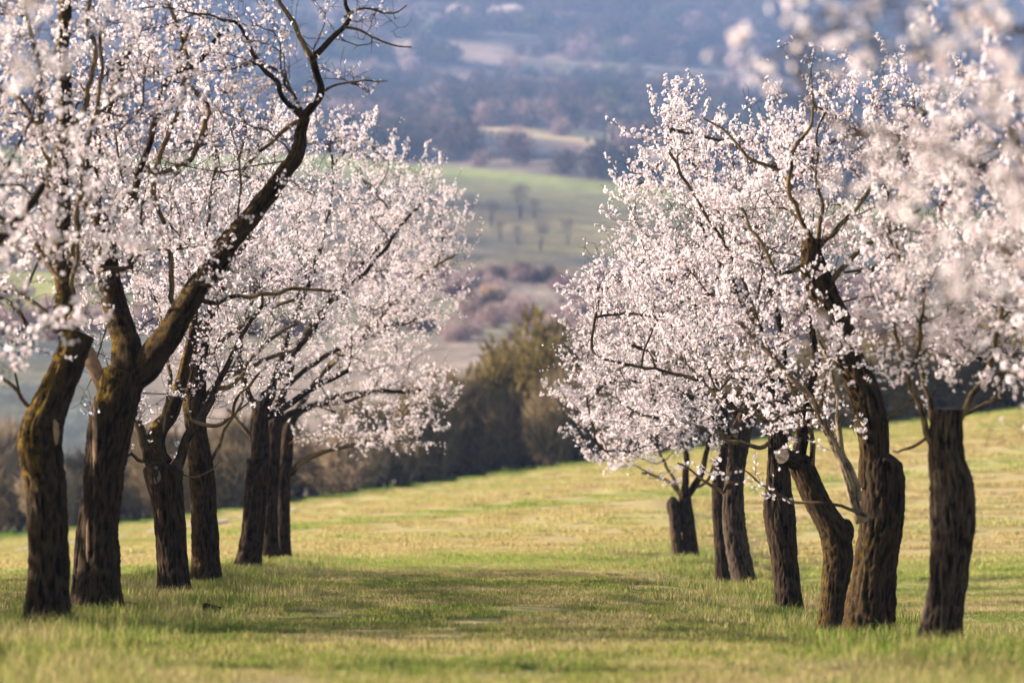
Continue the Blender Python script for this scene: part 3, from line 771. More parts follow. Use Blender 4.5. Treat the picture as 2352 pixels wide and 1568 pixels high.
orchard_tree('stout almond with a knobbly pollard head, mossy twisted limbs and flaking bark', 41.7,
  [dict(p=[(401,1370,70),(398,1320,66),(394,1273,66),(391,1221,68),(386,1169,68),(381,1130,74),(376,1100,82),(374,1078,86),(378,1062,78)], moss=moss_left(.9,1.55), lobes=.13, bark=.036, sprouts=False,
        marks=[(362,1092,26,44,'cut')])],
  [dict(p=[(356,1075,38),(346,1050,34),(334,1020,28),(318,965,20),(310,915,15),(300,860,12),(290,780,10)], mat=M_bark_grey, moss=moss_left(.8)),
   dict(p=[(376,1070,50),(360,1046,46),(356,1018,42),(366,985,40),(384,960,34),(404,920,30),(418,872,27),(424,830,22),(440,760,18),(450,690,14)], moss=moss_left(1.4)),
   dict(p=[(404,1075,28),(416,1050,22),(428,1010,20),(448,975,19),(470,945,18),(496,892,15),(515,850,13),(531,815,11),(560,760,9),(600,700,8)], mat=M_bark_grey),
   dict(p=[(372,990,12),(378,940,11),(392,880,10),(380,800,9),(372,700,8)], mat=M_limb),
   dict(p=[(345,1050,10),(322,1058,9),(305,1040,8),(290,1052,6)], mat=M_limb),
   dict(p=[(400,1075,5),(430,1094,4),(470,1086,4),(500,1062,3)], mat=M_limb),
   dict(p=[(500,892,12),(540,880,10),(570,830,9),(620,780,8),(680,740,7)], mat=M_limb),
   dict(p=[(440,965,10),(490,985,9),(530,960,8),(555,900,7),(600,860,6)], mat=M_limb)],
  [(430,500,210,260,300,1.0),(330,700,170,170,110,.8),(520,690,170,150,150,.85),(400,930,170,70,30,.35),(560,830,120,90,50,.5)], 6400, 103, .036, group=LG)
orchard_tree('straight shaggy barked almond trunk standing just behind the knobbly pollarded stump, left row', 46.0,
  [dict(p=[(471,1328,64),(471,1280,61),(471,1221,60),(468,1169,56),(466,1117,56),(462,1080,54),(458,1045,50),(454,1010,44),(450,980,44),(447,940,48),(446,909,50),(450,860,46),(456,810,42),(464,770,36),(480,730,28)], moss=moss_left(.5), lobes=.09, sprout=.6)],
  [dict(p=[(462,790,26),(440,740,22),(432,690,18),(440,620,14),(430,540,12)]),
   dict(p=[(476,740,24),(500,690,18),(520,630,15),(560,560,13),(600,480,10)]),
   dict(p=[(455,850,16),(490,800,14),(540,760,12),(600,720,10),(680,690,8)], mat=M_limb),
   dict(p=[(452,940,14),(480,900,12),(530,860,11),(600,830,9),(680,800,7)], mat=M_limb),
   dict(p=[(480,1065,8),(502,1030,8),(515,990,7),(540,950,6),(560,900,5)], mat=M_limb)],
  [(580,470,190,250,320,1.0),(620,650,200,160,190,.9),(600,880,130,90,60,.6),(420,750,110,130,60,.7)], 6400, 104, .036, group=LG)
orchard_tree('almond with a pale sawn collar, first of the close trio ending the left row', 55.0,
  [dict(p=[(570,1297,54),(576,1250,50),(583,1195,50),(587,1143,50),(590,1100,51),(592,1070,50),(592,1052,46)], cap=True, capmat=M_cut, lobes=.1, sprouts=False),
   dict(p=[(598,1075,42,.06),(598,1030,40,.06),(596,980,40,.06),(600,940,38,.06),(612,915,34,.06),(630,895,26,.06)], ground=False, sprouts=True, sprout=.3)],
  [dict(p=[(600,960,16),(570,900,14),(550,830,12),(560,740,10)]),
   dict(p=[(620,910,20),(640,850,16),(660,770,14),(700,680,12),(740,560,10)]),
   dict(p=[(610,960,18),(660,930,14),(720,890,12),(800,850,9)]),
   dict(p=[(596,1050,12),(570,1000,10),(540,960,8),(520,940,6)], mat=M_limb),
   dict(p=[(640,870,14),(700,780,12),(780,680,10),(860,600,8),(920,520,6)])],
  [(690,480,190,250,330,1.0),(770,650,190,170,200,1.0),(610,800,110,120,70,.7),(850,420,90,150,90,1.0,.5)], 8200, 105, .038, group=LG)
orchard_tree('dark almond trunk, middle one of the close trio at the left row end', 60.0,
  [dict(p=[(619,1283,44),(618,1230,40),(618,1169,38),(621,1117,37),(624,1065,36),(628,1020,34),(632,980,32),(640,940,26),(650,905,20)], sprout=.6)],
  [dict(p=[(632,985,18),(670,950,14),(720,930,11),(790,920,9),(850,900,7)]),
   dict(p=[(648,910,16),(670,840,14),(720,740,12),(800,640,10),(880,560,8),(960,480,6)]),
   dict(p=[(655,890,14),(700,850,12),(780,800,10),(880,760,8),(960,730,6)])],
  [(850,560,170,230,300,1.0),(900,760,110,120,130,1.0),(800,880,140,100,120,1.0),(960,450,60,130,50,1.0)], 8200, 106, .039, group=LG)
orchard_tree('farthest almond trunk of the left row, pale limb bending right below the blossom', 63.5,
  [dict(p=[(649,1273,36),(650,1230,33),(650,1169,32),(650,1120,33),(651,1085,34),(656,1050,30),(660,1010,24),(664,970,20)], sprout=.6)],
  [dict(p=[(656,1092,16),(676,1080,14),(694,1058,13),(730,1042,11),(780,1028,9),(850,1010,7)], mat=M_limb),
   dict(p=[(662,990,18),(690,930,15),(740,860,13),(820,780,11),(900,720,9),(990,660,7)]),
   dict(p=[(668,960,14),(740,920,12),(840,900,10),(930,900,8),(1000,890,5)]),
   dict(p=[(760,840,10),(860,740,9),(960,640,8),(1050,580,5)])],
  [(950,590,145,160,210,1.0),(900,700,130,130,140,1.0),(900,950,110,110,150,1.0),(960,900,95,75,80,1.0),(800,1000,130,50,60,.9),(1035,560,65,60,40,1.0),(1010,440,60,50,24,1.0)], 7600, 107, .040, group=LG)
# ---- right row
orchard_tree('nearest almond trunk at the right, sawn flat on top with thin shoots beside the cut', 28.8,
  [dict(p=[(2155,1490,98),(2160,1440,86),(2166,1400,80),(2175,1340,80),(2182,1273,84),(2186,1230,92),(2188,1195,96),(2188,1155,96),(2186,1117,94),(2180,1085,86),(2175,1050,76),(2174,1013,72),(2175,975,70),(2176,940,69)], cap=True, sprouts=False, lobes=.11, mat=M_bark_grey,)],
  [dict(p=[(2140,1015,18),(2130,995,15),(2127,961,14),(2112,925,13),(2093,895,13),(2078,855,12),(2064,812,11),(2050,752,10),(2070,660,9),(2060,560,8)], mat=M_limb, dz=-.1),
   dict(p=[(2145,985,14),(2134,955,13),(2124,910,12),(2118,870,11),(2108,800,10),(2120,700,9),(2130,600,8)], mat=M_limb, dz=.2),
   dict(p=[(2206,960,16),(2216,935,15),(2234,900,14),(2252,870,13),(2272,825,12),(2291,779,11),(2310,700,10),(2330,600,9)], mat=M_limb, dz=-.1),
   dict(p=[(2255,870,9),(2300,858,8),(2352,852,7),(2400,840,6)], mat=M_limb),
   dict(p=[(2135,1000,8),(2090,1030,7),(2062,1046,5),(2050,1040,4)], mat=M_limb),
   dict(p=[(2206,955,9),(2250,930,7),(2300,905,5)], mat=M_limb)],
  [(2200,560,230,270,330,1.0),(2330,700,190,230,160,.9),(2090,760,120,100,60,.8),(2180,850,170,70,60,.7),(2400,500,200,260,80,.9)], 7000, 111, .037, group=RG)
orchard_tree('tallest right row almond, split trunk bending left high into the blossom', 34.0,
  [dict(p=[(1997,1478,112),(1998,1430,106),(2001,1377,104),(2007,1325,96),(2013,1273,92),(2020,1235,92),(2025,1195,94),(2028,1150,96),(2030,1117,94),(2029,1085,92),(2028,1060,86),(2030,1040,70)], sprouts=False, lobes=.14, mat=M_bark, moss=moss_left(.3,0,1,.8), weath=True),
   dict(p=[(2008,1120,70,.02),(2008,1065,68,.02),(2007,1013,68,.02),(2000,961,74,.02),(1988,909,70,.04),(1968,862,66,.05),(1948,820,62,.06),(1932,775,58,.06),(1926,745,58,.06),(1912,715,58,.08),(1896,685,62,.1),(1884,655,64,.1),(1872,620,60,.1),(1866,585,46,.1),(1867,550,44,.1)], ground=False, cap=True, capmat=M_bark, sprout=.6, lobes=.14, bark=.036, moss=moss_left(.35))],
  [dict(p=[(1868,565,16,.1),(1858,530,12,.1),(1845,490,11,.1),(1828,465,11),(1816,440,11),(1816,400,10),(1820,350,9),(1838,320,8),(1857,292,7),(1870,240,6)], mat=M_limb),
   dict(p=[(1818,435,9),(1800,400,9),(1757,372,8),(1715,345,7),(1687,325,6),(1647,295,5),(1610,280,4)], mat=M_limb),
   dict(p=[(1878,560,12,.1),(1886,520,10),(1888,470,9),(1882,425,8),(1884,370,7),(1877,320,6),(1900,240,5)], mat=M_limb),
   dict(p=[(1845,612,18,.1),(1820,618,11),(1785,620,10),(1765,580,9),(1745,555,8),(1720,520,7),(1700,480,6)], mat=M_limb),
   dict(p=[(1880,570,14,.1),(1915,530,12),(1960,480,10),(2000,420,9),(2040,350,8),(2050,280,6)], mat=M_limb),
   dict(p=[(1905,650,14,.1),(1950,600,12),(2000,560,10),(2060,520,8),(2120,480,7)], mat=M_limb),
   dict(p=[(1978,1195,30,-.2),(1968,1165,22,-.25),(1954,1110,20,-.28),(1940,1070,19,-.3),(1921,1034,18,-.3),(1898,990,16,-.3),(1878,940,15,-.32),(1850,900,14,-.35),(1817,872,13,-.35),(1780,825,11,-.35),(1739,780,10,-.35),(1700,740,8,-.35)], mat=M_pale_limb),
   dict(p=[(1975,1150,16,-.25),(1955,1085,14,-.25),(1932,1040,14,-.22),(1925,985,13,-.2),(1922,920,12,-.2),(1905,860,10,-.2),(1890,790,8,-.2)], mat=M_pale_limb),
   dict(p=[(1990,1183,10,-.3),(1968,1177,9,-.3),(1920,1168,8,-.3),(1870,1162,7,-.3),(1820,1150,6,-.3),(1776,1135,5,-.3),(1730,1105,4,-.3),(1690,1072,3,-.3)], mat=M_limb, **{'from':.5}),
   dict(p=[(2020,1000,12),(2040,960,10),(2075,930,8),(2110,905,6)], mat=M_limb)],
  [(1900,380,210,230,330,1.0,.75),(2050,420,170,240,160,1.0,.7),(1760,560,150,170,150,1.0,.3),(2020,680,120,120,90,.9,.5),(1760,800,190,100,120,.9,-.3),(1850,960,130,80,50,.6,-.3),(2120,290,110,160,70,1.0),(1730,1110,70,30,8,.8,-.3)], 8200, 112, .037, group=RG)
orchard_tree('dog legged almond leaning left, with a round pale sawn knob facing the camera', 37.7,
  [dict(p=[(1908,1457,64),(1911,1420,60),(1915,1377,60),(1920,1325,63),(1925,1285,66),(1922,1250,68),(1912,1215,64),(1896,1185,58),(1880,1160,54),(1866,1130,54),(1856,1105,54),(1846,1080,54),(1836,1058,50),(1830,1040,44)], sprouts=False, lobes=.12, bark=.034, moss=moss_left(.5)),
   dict(p=[(1928,1262,44,.05),(1936,1235,44,.05),(1940,1212,42,.05),(1942,1192,38,.05)], ground=False, sprouts=False, mat=M_bark),
   dict(p=[(1838,1065,38,0),(1822,1056,37,-.08),(1806,1050,36,-.17),(1797,1046,35,-.22)], ground=False, sprouts=False, cap=True)],
  [dict(p=[(1832,1050,34),(1842,1010,28),(1848,961,26),(1856,920,24),(1862,880,22),(1878,830,18),(1870,770,14),(1850,700,12)]),
   dict(p=[(1850,960,16),(1830,900,14),(1800,850,12),(1760,790,10),(1730,700,8)], mat=M_limb),
   dict(p=[(1864,1075,14),(1870,1020,13),(1866,985,12),(1885,940,11),(1900,880,9)], mat=M_limb),
   dict(p=[(1840,1020,12),(1800,990,10),(1750,960,9),(1690,940,7)], mat=M_limb)],
  [(1720,560,200,200,260,1.0),(1660,720,200,150,190,1.0),(1790,430,140,170,110,1.0,.6),(1720,900,150,80,70,.8),(1570,360,100,120,60,1.0)], 7600, 113, .037, group=RG)
orchard_tree('upright almond trunk with a small dark knot hole near its top, right row', 43.4,
  [dict(p=[(1815,1427,66),(1812,1380,60),(1808,1325,57),(1802,1273,60),(1796,1230,64),(1791,1195,68),(1788,1158,66),(1788,1130,58),(1788,1106,52),(1787,1070,46),(1787,1044,42),(1788,1000,42),(1788,961,42),(1784,920,38),(1778,880,32)], lobes=.10, sprout=.75,
        marks=[(1802,1216,14,24,'hole')])],
  [dict(p=[(1780,900,24),(1760,830,20),(1740,760,16),(1700,680,13),(1650,600,10),(1600,500,8)]),
   dict(p=[(1782,900,22),(1800,820,18),(1790,740,14),(1760,640,12),(1740,520,10)]),
   dict(p=[(1785,960,16),(1740,930,13),(1680,900,11),(1600,870,9),(1520,850,6)]),
   dict(p=[(1660,640,10),(1655,540,10),(1640,470,9),(1620,400,8),(1560,350,6)], mat=M_twig_dark and M_limb),
   dict(p=[(1785,1000,12),(1750,1030,10),(1700,1020,8),(1650,1010,6)], mat=M_limb)],
  [(1600,480,180,200,300,1.0),(1540,650,190,160,220,1.0),(1500,800,170,110,130,1.0),(1560,310,90,110,70,1.0),(1460,440,75,40,30,1.0),(1660,880,150,90,70,.8)], 8200, 114, .037, group=RG)
orchard_tree('smooth tapering almond trunk tilted left, in front of a thinner dark one, right row', 50.7,
  [dict(p=[(1720,1394,62),(1712,1350,55),(1702,1299,53),(1694,1260,52),(1688,1221,52),(1685,1180,50),(1684,1143,46),(1687,1100,42),(1692,1060,40),(1698,1020,44),(1706,980,42),(1716,940,34),(1726,900,26)], lobes=.09, mat=M_bark_grey, sprout=.7)],
  [dict(p=[(1702,1000,22),(1690,950,18),(1650,900,15),(1600,860,12),(1520,820,9),(1440,790,6)]),
   dict(p=[(1720,930,20),(1700,860,17),(1660,780,14),(1600,700,12),(1520,640,9),(1440,620,6)]),
   dict(p=[(1690,1040,12),(1660,1000,11),(1600,985,9),(1520,960,7),(1440,940,5)]),
   dict(p=[(1700,1000,16),(1740,940,14),(1760,860,11)]),
   dict(p=[(1682,1160,9),(1660,1130,8),(1630,1110,7),(1590,1080,5),(1560,1060,4)], mat=M_limb, **{'from':.6})],
  [(1500,700,190,160,260,1.0),(1450,830,150,110,140,1.0),(1500,940,150,90,130,1.0),(1600,560,150,130,100,1.0),(1400,640,70,60,40,1.0),(1600,980,120,60,60,.9)], 8000, 115, .037, group=RG)
orchard_tree('thin dark almond trunk half hidden behind the smooth tilted one, right row', 55.0,
  [dict(p=[(1662,1354,38),(1660,1300,33),(1657,1247,32),(1653,1200,29),(1650,1169,28),(1651,1120,30),(1655,1080,30),(1664,1040,24),(1672,1000,18)], sprout=.7)],
  [dict(p=[(1668,1010,16),(1640,960,13),(1580,910,11),(1500,880,9),(1420,870,6)]),
   dict(p=[(1672,1000,15),(1650,900,12),(1600,800,10),(1540,700,8)])],
  [(1480,850,170,160,220,1.0),(1380,790,100,90,80,1.0),(1460,1000,120,70,90,1.0),(1360,900,75,45,30,.9)], 6800, 116, .037, group=RG)
orchard_tree('last right row almond, a short split twin trunk with moss at its foot', 65.5,
  [dict(p=[(1562,1322,28,0),(1557,1280,27),(1553,1230,26),(1549,1180,27),(1545,1160,29),(1546,1140,24)], mat=M_bark_grey, moss=moss_left(.3,0,1,3.0), sprouts=False),
   dict(p=[(1594,1325,32,.05),(1589,1280,31,.05),(1583,1230,30,.05),(1578,1180,29,.05),(1574,1150,27,.05),(1574,1120,22,.05)], moss=moss_left(.3,0,1,3.0), sprouts=True, sprout=.8)],
  [dict(p=[(1570,1140,17),(1574,1100,15),(1576,1060,13),(1570,1010,11),(1560,950,9)], mat=M_bark),
   dict(p=[(1582,1135,16),(1600,1105,15),(1614,1080,13),(1622,1040,11),(1640,980,9)], mat=M_bark),
   dict(p=[(1562,1138,8),(1540,1110,7),(1510,1095,6),(1470,1085,5)], mat=M_limb),
   dict(p=[(1560,1128,8),(1530,1070,7),(1500,1020,7),(1450,960,5)], mat=M_limb),
   dict(p=[(1590,1120,7),(1620,1110,7),(1640,1070,6),(1660,1040,5)], mat=M_limb)],
  [(1440,960,130,110,150,1.0),(1540,930,130,110,110,1.0),(1400,1040,75,45,36,1.0),(1520,1085,70,35,18,.8),(1330,900,65,50,22,.9)], 4200, 117, .040, group=RG)
# ---- nearer trees whose trunks stand outside the frame
def near_tree(label, d, x, env, nflow, seed, limbs, singles=300):
    s = FOC / d; px = 1176 + x * s; gy = 1150 + CAMZ * s
    return orchard_tree(label, d,
      [dict(p=[(px, gy - .0 * s, .32 * s), (px, gy - .6 * s, .30 * s), (px + .02 * s, gy - 1.2 * s, .30 * s), (px - .03 * s, gy - 1.8 * s, .24 * s)], sprout=.8)],
      limbs, env, nflow, seed, .041, radk=.55, group=GR, singles=singles)
near_tree('blurred near almond reaching in from the upper right with soft pink white blossom', 12.3, 4.35,
  [(2250,60,330,190,60,1.0,0,.8),(2000,70,230,120,30,1.0,0,.6),(2290,420,200,290,38,1.0,0,.7),(1800,150,170,110,9,.9,0,.4),(2150,560,110,170,8,.9,0,.4),(2050,330,200,150,12,.9,0,.5),(1940,740,50,40,2,1.0,0,.2),(2900,100,500,500,50,1.0)], 800, 121,
  [dict(p=[(4280,560,120),(3800,300,90),(3300,260,60),(2900,360,42),(2600,430,30),(2430,430,22),(2300,392,16),(2215,368,11)], **{'from': .35}),
   dict(p=[(4280,460,110),(3900,100,80),(3300,-80,50),(2800,20,36),(2500,60,24),(2330,60,15),(2190,20,9)], **{'from': .4}),
   dict(p=[(2600,390,22),(2480,560,16),(2400,700,12),(2350,900,8)])])
near_tree('near almond with its trunk beyond the right edge, hanging blossom twigs over the field', 22.8, 3.55,
  [(2420,500,300,330,150,1.0,0,1.3),(2370,960,70,120,12,.35,0,.4),(2250,260,190,190,50,.9,0,.8),(2700,400,300,400,120,1.0)], 3000, 122,
  [dict(p=[(2540,860,90),(2500,700,60),(2440,560,36),(2380,430,24),(2320,300,16)]),
   dict(p=[(2560,860,70),(2640,640,50),(2700,400,30)]),
   dict(p=[(2520,850,30),(2420,700,22),(2330,590,16),(2240,520,12)])], singles=120)
near_tree('blurred near almond reaching in from the upper left corner with soft blossom', 12.6, -3.9,
  [(40,30,110,90,12,1.0,0,.3),(-20,-80,220,120,16,1.0,0,.4),(110,180,60,60,3,1.0,0,.2),(-700,-50,500,450,50,1.0)], 480, 123,
  [dict(p=[(-1555,600,120),(-1100,300,80),(-700,150,50),(-350,40,30),(-120,10,20),(20,30,12)])], singles=200)
near_tree('near almond with its trunk beyond the left edge, blossom twigs crossing the leaning mossy trunk', 23.5, -3.75,
  [(20,520,220,300,75,.9,0,.8),(160,420,170,240,30,.8,0,.5),(-250,400,260,400,110,1.0),(40,820,70,90,9,.7,0,.4)], 2300, 124,
  [dict(p=[(-220,850,90),(-150,700,60),(-80,600,34),(20,530,20),(100,420,14)]),
   dict(p=[(-240,850,70),(-280,600,50),(-260,380,30)])], singles=120)

def copy_tree(o, parent=None):
    c = o.copy(); root_col.objects.link(c)
    if parent is not None: c.parent = parent
    for ch in list(o.children): copy_tree(ch, c)
    return c
row3 = []
for k, dd in enumerate((31.0, 34.5, 38.2, 42.0, 45.8, 49.5, 53.2, 56.6)):
    lab = '%s almond of the next row, off to the left of the leaning mossy trunk' % ('nearest', 'second', 'third', 'fourth', 'fifth', 'sixth', 'seventh', 'last')[k]
    if k < 2:
        s_ = FOC / dd; px = 1176 + (-10.3 - .0069 * dd) * s_; gy = 1150 + s_
        t_ = orchard_tree(lab, dd,
          [dict(p=[(px, gy, .34 * s_), (px + .05 * s_, gy - .7 * s_, .30 * s_), (px - .03 * s_, gy - 1.3 * s_, .30 * s_)], sprout=.7)], [],
          [(px, gy - 2.9 * s_, 2.2 * s_, 2.0 * s_, 420, 1.0, 0, 2.4)], 17000, 140 + k, .084, group=GR, lod=True)
    else:
        t_ = copy_tree(row3[k % 2]); t_['label'] = lab
        x_ = -10.3 - .0069 * dd; t_.location = (x_, dd, float(zg(x_, dd))); t_.rotation_euler.z = k * 1.3
    row3.append(t_)

# ------------------------------------------------------------------ background vegetation
def bush_mesh(name, n, seed, c0, c1, kind, ww=.05, ll=.35):
    """unit crown about 1 m in radius made of many twig or leaf faces in clumps"""
    r = np.random.default_rng(seed)
    nl = 16; lc = r.normal(size=(nl, 3)); lc /= np.linalg.norm(lc, axis=1)[:, None]; lc *= r.uniform(.25, .72, (nl, 1)); lc[:, 2] = lc[:, 2] * .8 + .1
    k = r.integers(0, nl, n); v = r.normal(size=(n, 3)); v /= np.linalg.norm(v, axis=1)[:, None]
    p = lc[k] + v * (r.random((n, 1)) ** (1 / 2.5)) * .38
    dirv = v * .8 + r.normal(0, .5, (n, 3)) + (np.array([0, 0, .8]) if kind == 'twig' else 0); dirv /= np.linalg.norm(dirv, axis=1)[:, None]
    side = np.cross(dirv, r.normal(size=(n, 3))); side /= np.linalg.norm(side, axis=1)[:, None]
    l = ll * r.uniform(.5, 1.2, (n, 1)); w = ww * r.uniform(.6, 1.3, (n, 1))
    V = np.stack([p - side * w, p + side * w, p + dirv * l], 1).reshape(-1, 3)
    F = np.arange(n * 3).reshape(-1, 3)
    t = r.random((n, 1)) * .7 + .3 * r.random((nl, 1))[k]
    C = np.repeat(np.array(c0) * (1 - t) + np.array(c1) * t, 3, 0)
    return V, F, C
M_leafcol = simple('hedge_foliage', None, transl=.2, colattr=True)
HPAL = {'olive': ((.085, .07, .02), (.27, .19, .065)), 'brown': ((.11, .08, .045), (.34, .25, .14)), 'ochre': ((.19, .135, .085), (.42, .31, .21)), 'dark': ((.06, .052, .02), (.21, .16, .07)), 'bare': ((.08, .065, .055), (.18, .14, .12))}
PROTO = {}
for i, (pn, (c0, c1)) in enumerate(HPAL.items()):
    V, F, C = bush_mesh(pn, 300 if pn == 'bare' else 3600, 40 + i, c0, c1, 'twig' if pn in ('brown', 'ochre', 'bare') else 'leaf', .022 if pn in ('brown', 'ochre', 'bare') else .040, .32 if pn in ('brown', 'ochre', 'bare') else .15)
    o = mesh_obj('crown', V, F, M_leafcol, col=C); cr = o.data; bpy.data.objects.remove(o)
    r = np.random.default_rng(60 + i); Vs = []; Fs = []; off = 0
    for s_ in range(4):
        a = r.uniform(0, 6.28); e = np.array([math.cos(a) * .35, math.sin(a) * .35, .35])
        P = catmull([(math.cos(a) * .05, math.sin(a) * .05, -1.12), (math.cos(a) * .12, math.sin(a) * .12, -.5), e], 6)
        v, f, _ = tube(P, np.linspace(.05, .012, len(P)), 6, seed=s_); Vs.append(v); Fs.append(f + off); off += len(v)
    o = mesh_obj('stems', np.vstack(Vs), np.vstack(Fs), M_twig_dark, smooth_shade=True); st = o.data; bpy.data.objects.remove(o)
    PROTO[pn] = (cr, st)
def hedge_tree(px, d, hgt, wid, kind, label, group='trees and shrubs of the hedge behind the field'):
    x = (px - 1176) / FOC * d; z = float(zg(x, d)) - .1
    e = empty('hedge_tree', (x, d, z)); e.rotation_euler.z = random.uniform(0, 6.28)
    sx, sz = wid / 2, hgt / 2
    for nm, me, zz in (('crown', PROTO[kind][0], 1.02), ('stems', PROTO[kind][1], 1.08)):
        o = bpy.data.objects.new(nm, me); root_col.objects.link(o); o.parent = e; o.location = (0, 0, sz * (zz if nm == 'stems' else .86)); o.scale = (sx, sx, sz * (1.05 if nm == 'stems' else 1.22))
        if nm == 'crown': o['kind'] = 'stuff'
    tag(e, label, 'tree' if hgt > 3.5 else 'shrub', group); return e
hedge_tree(1240, 160, 6.7, 4.6, 'olive', 'tall olive green tree rising highest in the hedge at the centre')
hedge_tree(1140, 161, 5.7, 4.8, 'olive', 'broad olive green tree left of the tallest hedge tree')
hedge_tree(1185, 163, 6.0, 4.2, 'brown', 'bare brown tree squeezed between the two olive hedge trees')
hedge_tree(1050, 160, 4.8, 4.4, 'brown', 'lower brown leafless tree at the left shoulder of the central thicket')
hedge_tree(1005, 162, 4.8, 2.8, 'olive', 'dull olive shrub behind the drooping left row blossom')
hedge_tree(1300, 160, 6.0, 4.4, 'olive', 'olive brown tree beside the left fringe of the right row blossom')
hedge_tree(1345, 162, 5.8, 4.2, 'olive', 'olive tree mostly hidden behind the right row blossom fringe')
HS = []
r_ = np.random.default_rng(77)
for px in range(-60, 2480, 34):
    lft = px < 960
    d_ = 157 + r_.uniform(-3, 6)
    if px < 60: h_ = r_.uniform(4.2, 5.2)
    elif lft: h_ = r_.uniform(2.6, 4.4)
    elif px < 1420: h_ = r_.uniform(2.4, 4.6)
    else: h_ = r_.uniform(3.0, 4.4)
    kd = r_.choice(['brown', 'ochre', 'brown', 'ochre', 'brown'] if px < 1000 else ['brown', 'dark', 'olive', 'brown', 'brown'])
    words = {'brown': 'leafless brown shrub', 'ochre': 'pale ochre dry shrub', 'dark': 'dark twiggy evergreen shrub', 'olive': 'dull olive green shrub'}[kd]
    where = 'beyond the left row trunks' if px < 680 else ('below the drooping left blossom' if px < 960 else ('under the central thicket' if px < 1380 else 'beyond the right row trunks'))
    e_ = hedge_tree(px + r_.uniform(-12, 12), d_, h_, r_.uniform(2.9, 4.2), kd, f'{words} in the hedge {where}', f'{words}s in the hedge {where}')
    HS.append((words, where, e_))
ORD = 'first second third fourth fifth sixth seventh eighth ninth tenth eleventh twelfth thirteenth fourteenth fifteenth sixteenth seventeenth eighteenth nineteenth twentieth'.split()
seen_ = {}
for words, where, e_ in HS:
    n_ = seen_.get((words, where), 0); seen_[(words, where)] = n_ + 1
    e_['label'] = f"{ORD[n_] if n_ < 20 else 'last'} {words} from the left in the hedge {where}"
# bare orchard trees standing on the far meadow
def bare_tree(px, py, h_px, d, label, pal='brown', wide=.9, name='meadow_tree', group='bare trees standing on the far meadow', cat='tree'):
    b = at(px, py, d); z = float(zg(b[0], b[1])); hh = h_px / FOC * d
    e = empty(name, (b[0], d, z - .3)); e.rotation_euler.z = random.uniform(0, 6)
    for nm, me, zz, k in (('crown', PROTO[pal][0], .68, 1.0), ('stems', PROTO[pal][1], .55, 1.5)):
        o = bpy.data.objects.new(nm, me); root_col.objects.link(o); o.parent = e; o.location = (0, 0, hh * zz * (1 if nm == 'crown' else .96))
        o.scale = (hh * .42 * wide, hh * .42 * wide, hh * (.40 if nm == 'crown' else .5))
        if nm == 'crown': o['kind'] = 'stuff'
    tag(e, label, cat, group); return e
def dist_for(py, u=0.0):
    dd = np.linspace(380, 3300, 6000); z = zg(dd * u, dd); e = 1150 - (z - 1) / dd * FOC
    i = np.argmin(np.abs(e - py) + (dd > 3200) * 9); return float(dd[i])
for px, py, h_, lab in [(1080,505,62,'leftmost bare tree on the far meadow, near the left blossom edge'),(1128,520,66,'second bare tree on the far meadow, slightly mauve crown'),(1195,500,84,'tallest bare tree on the far meadow, greenish dark trunk'),(1150,552,52,'small bare tree below the mauve crowned one on the far meadow'),
                    (1190,560,50,'bare tree below the tallest one on the far meadow'),(1242,575,70,'bare tree right of the red earth patch on the far meadow'),(1304,560,62,'rightmost leaning bare tree on the far meadow'),(1228,500,50,'low bare tree at the right foot of the tallest meadow tree')]:
    bare_tree(px, py, h_, dist_for(py, (px - 1176) / FOC), lab, 'bare', .95)

# hillside scrub: a wood nobody could count
SP_ = {'slate': ((.018, .026, .026), (.05, .055, .045)), 'umber': ((.05, .038, .034), (.15, .10, .085)), 'mauve': ((.16, .10, .10), (.36, .24, .22)), 'moss': ((.07, .075, .028), (.16, .15, .06)), 'pale': ((.30, .20, .18), (.55, .42, .38))}
SCR = {}
for i, (pn, (c0, c1)) in enumerate(SP_.items()):
    V, F, C = bush_mesh(pn, 420, 90 + i, c0, c1, 'leaf', .07, .22)
    o = mesh_obj('scrub_' + pn, V, F, M_leafcol, col=C); root_col.objects.unlink(o); SCR[pn] = o
r_ = np.random.default_rng(5)
def scrub(name, n, d0, d1, mixk, s0, s1, label, keepf):
    y = np.sqrt(r_.uniform(d0 ** 2, d1 ** 2, n)); x = r_.uniform(-.16, .16, n) * y
    k = keepf(x, y); x, y = x[k], y[k]
    z = zg(x, y); s = r_.uniform(s0, s1, len(x)) * (1 + .4 * (y > 1800))
    pts = np.column_stack([x, y, z + s * .45])
    return scatter_nodes(name, pts, r_.uniform(0, 6.28, len(x)), s, [SCR[q] for q in mixk], label, cat='scrub')
def kf(thr, sd, scl=(130, 45)):
    def f(x, y):
        nn = fbm(np.stack([x / scl[0], y / scl[1], 0 * x], -1), 3, sd)
        px = 1176 + FOC * x / y; yl = 1210 - (px - 1150) * .35
        clear = (np.abs(y - yl - 30) < 85) & (px > 1030) & (px < 1600)
        return (nn > thr) & ~clear & (y > edge_y(px) + 12)
    return f
scrub('dark_scrub', 5000, 980, 3000, ['slate', 'umber'], 4.0, 9.0, 'dark bare woodland covering the distant hillside', kf(.47, 21))
scrub('brown_scrub', 3300, 975, 3000, ['umber', 'mauve', 'moss'], 3.0, 7.5, 'brown and mauve thickets between the pale terraces of the distant hill', kf(.50, 22))
scrub('pale_scrub', 460, 975, 2900, ['pale', 'mauve'], 3.2, 6.5, 'pale pink scrub dotted over the distant hillside', kf(.55, 23, (90, 60)))
scrub('valley_scrub', 900, 420, 640, ['mauve', 'umber', 'pale'], 1.0, 2.6, 'mauve and tan thickets along the foot of the far meadow', lambda x, y: fbm(np.stack([x / 40, y / 18, 0 * x], -1), 3, 31) > .52)
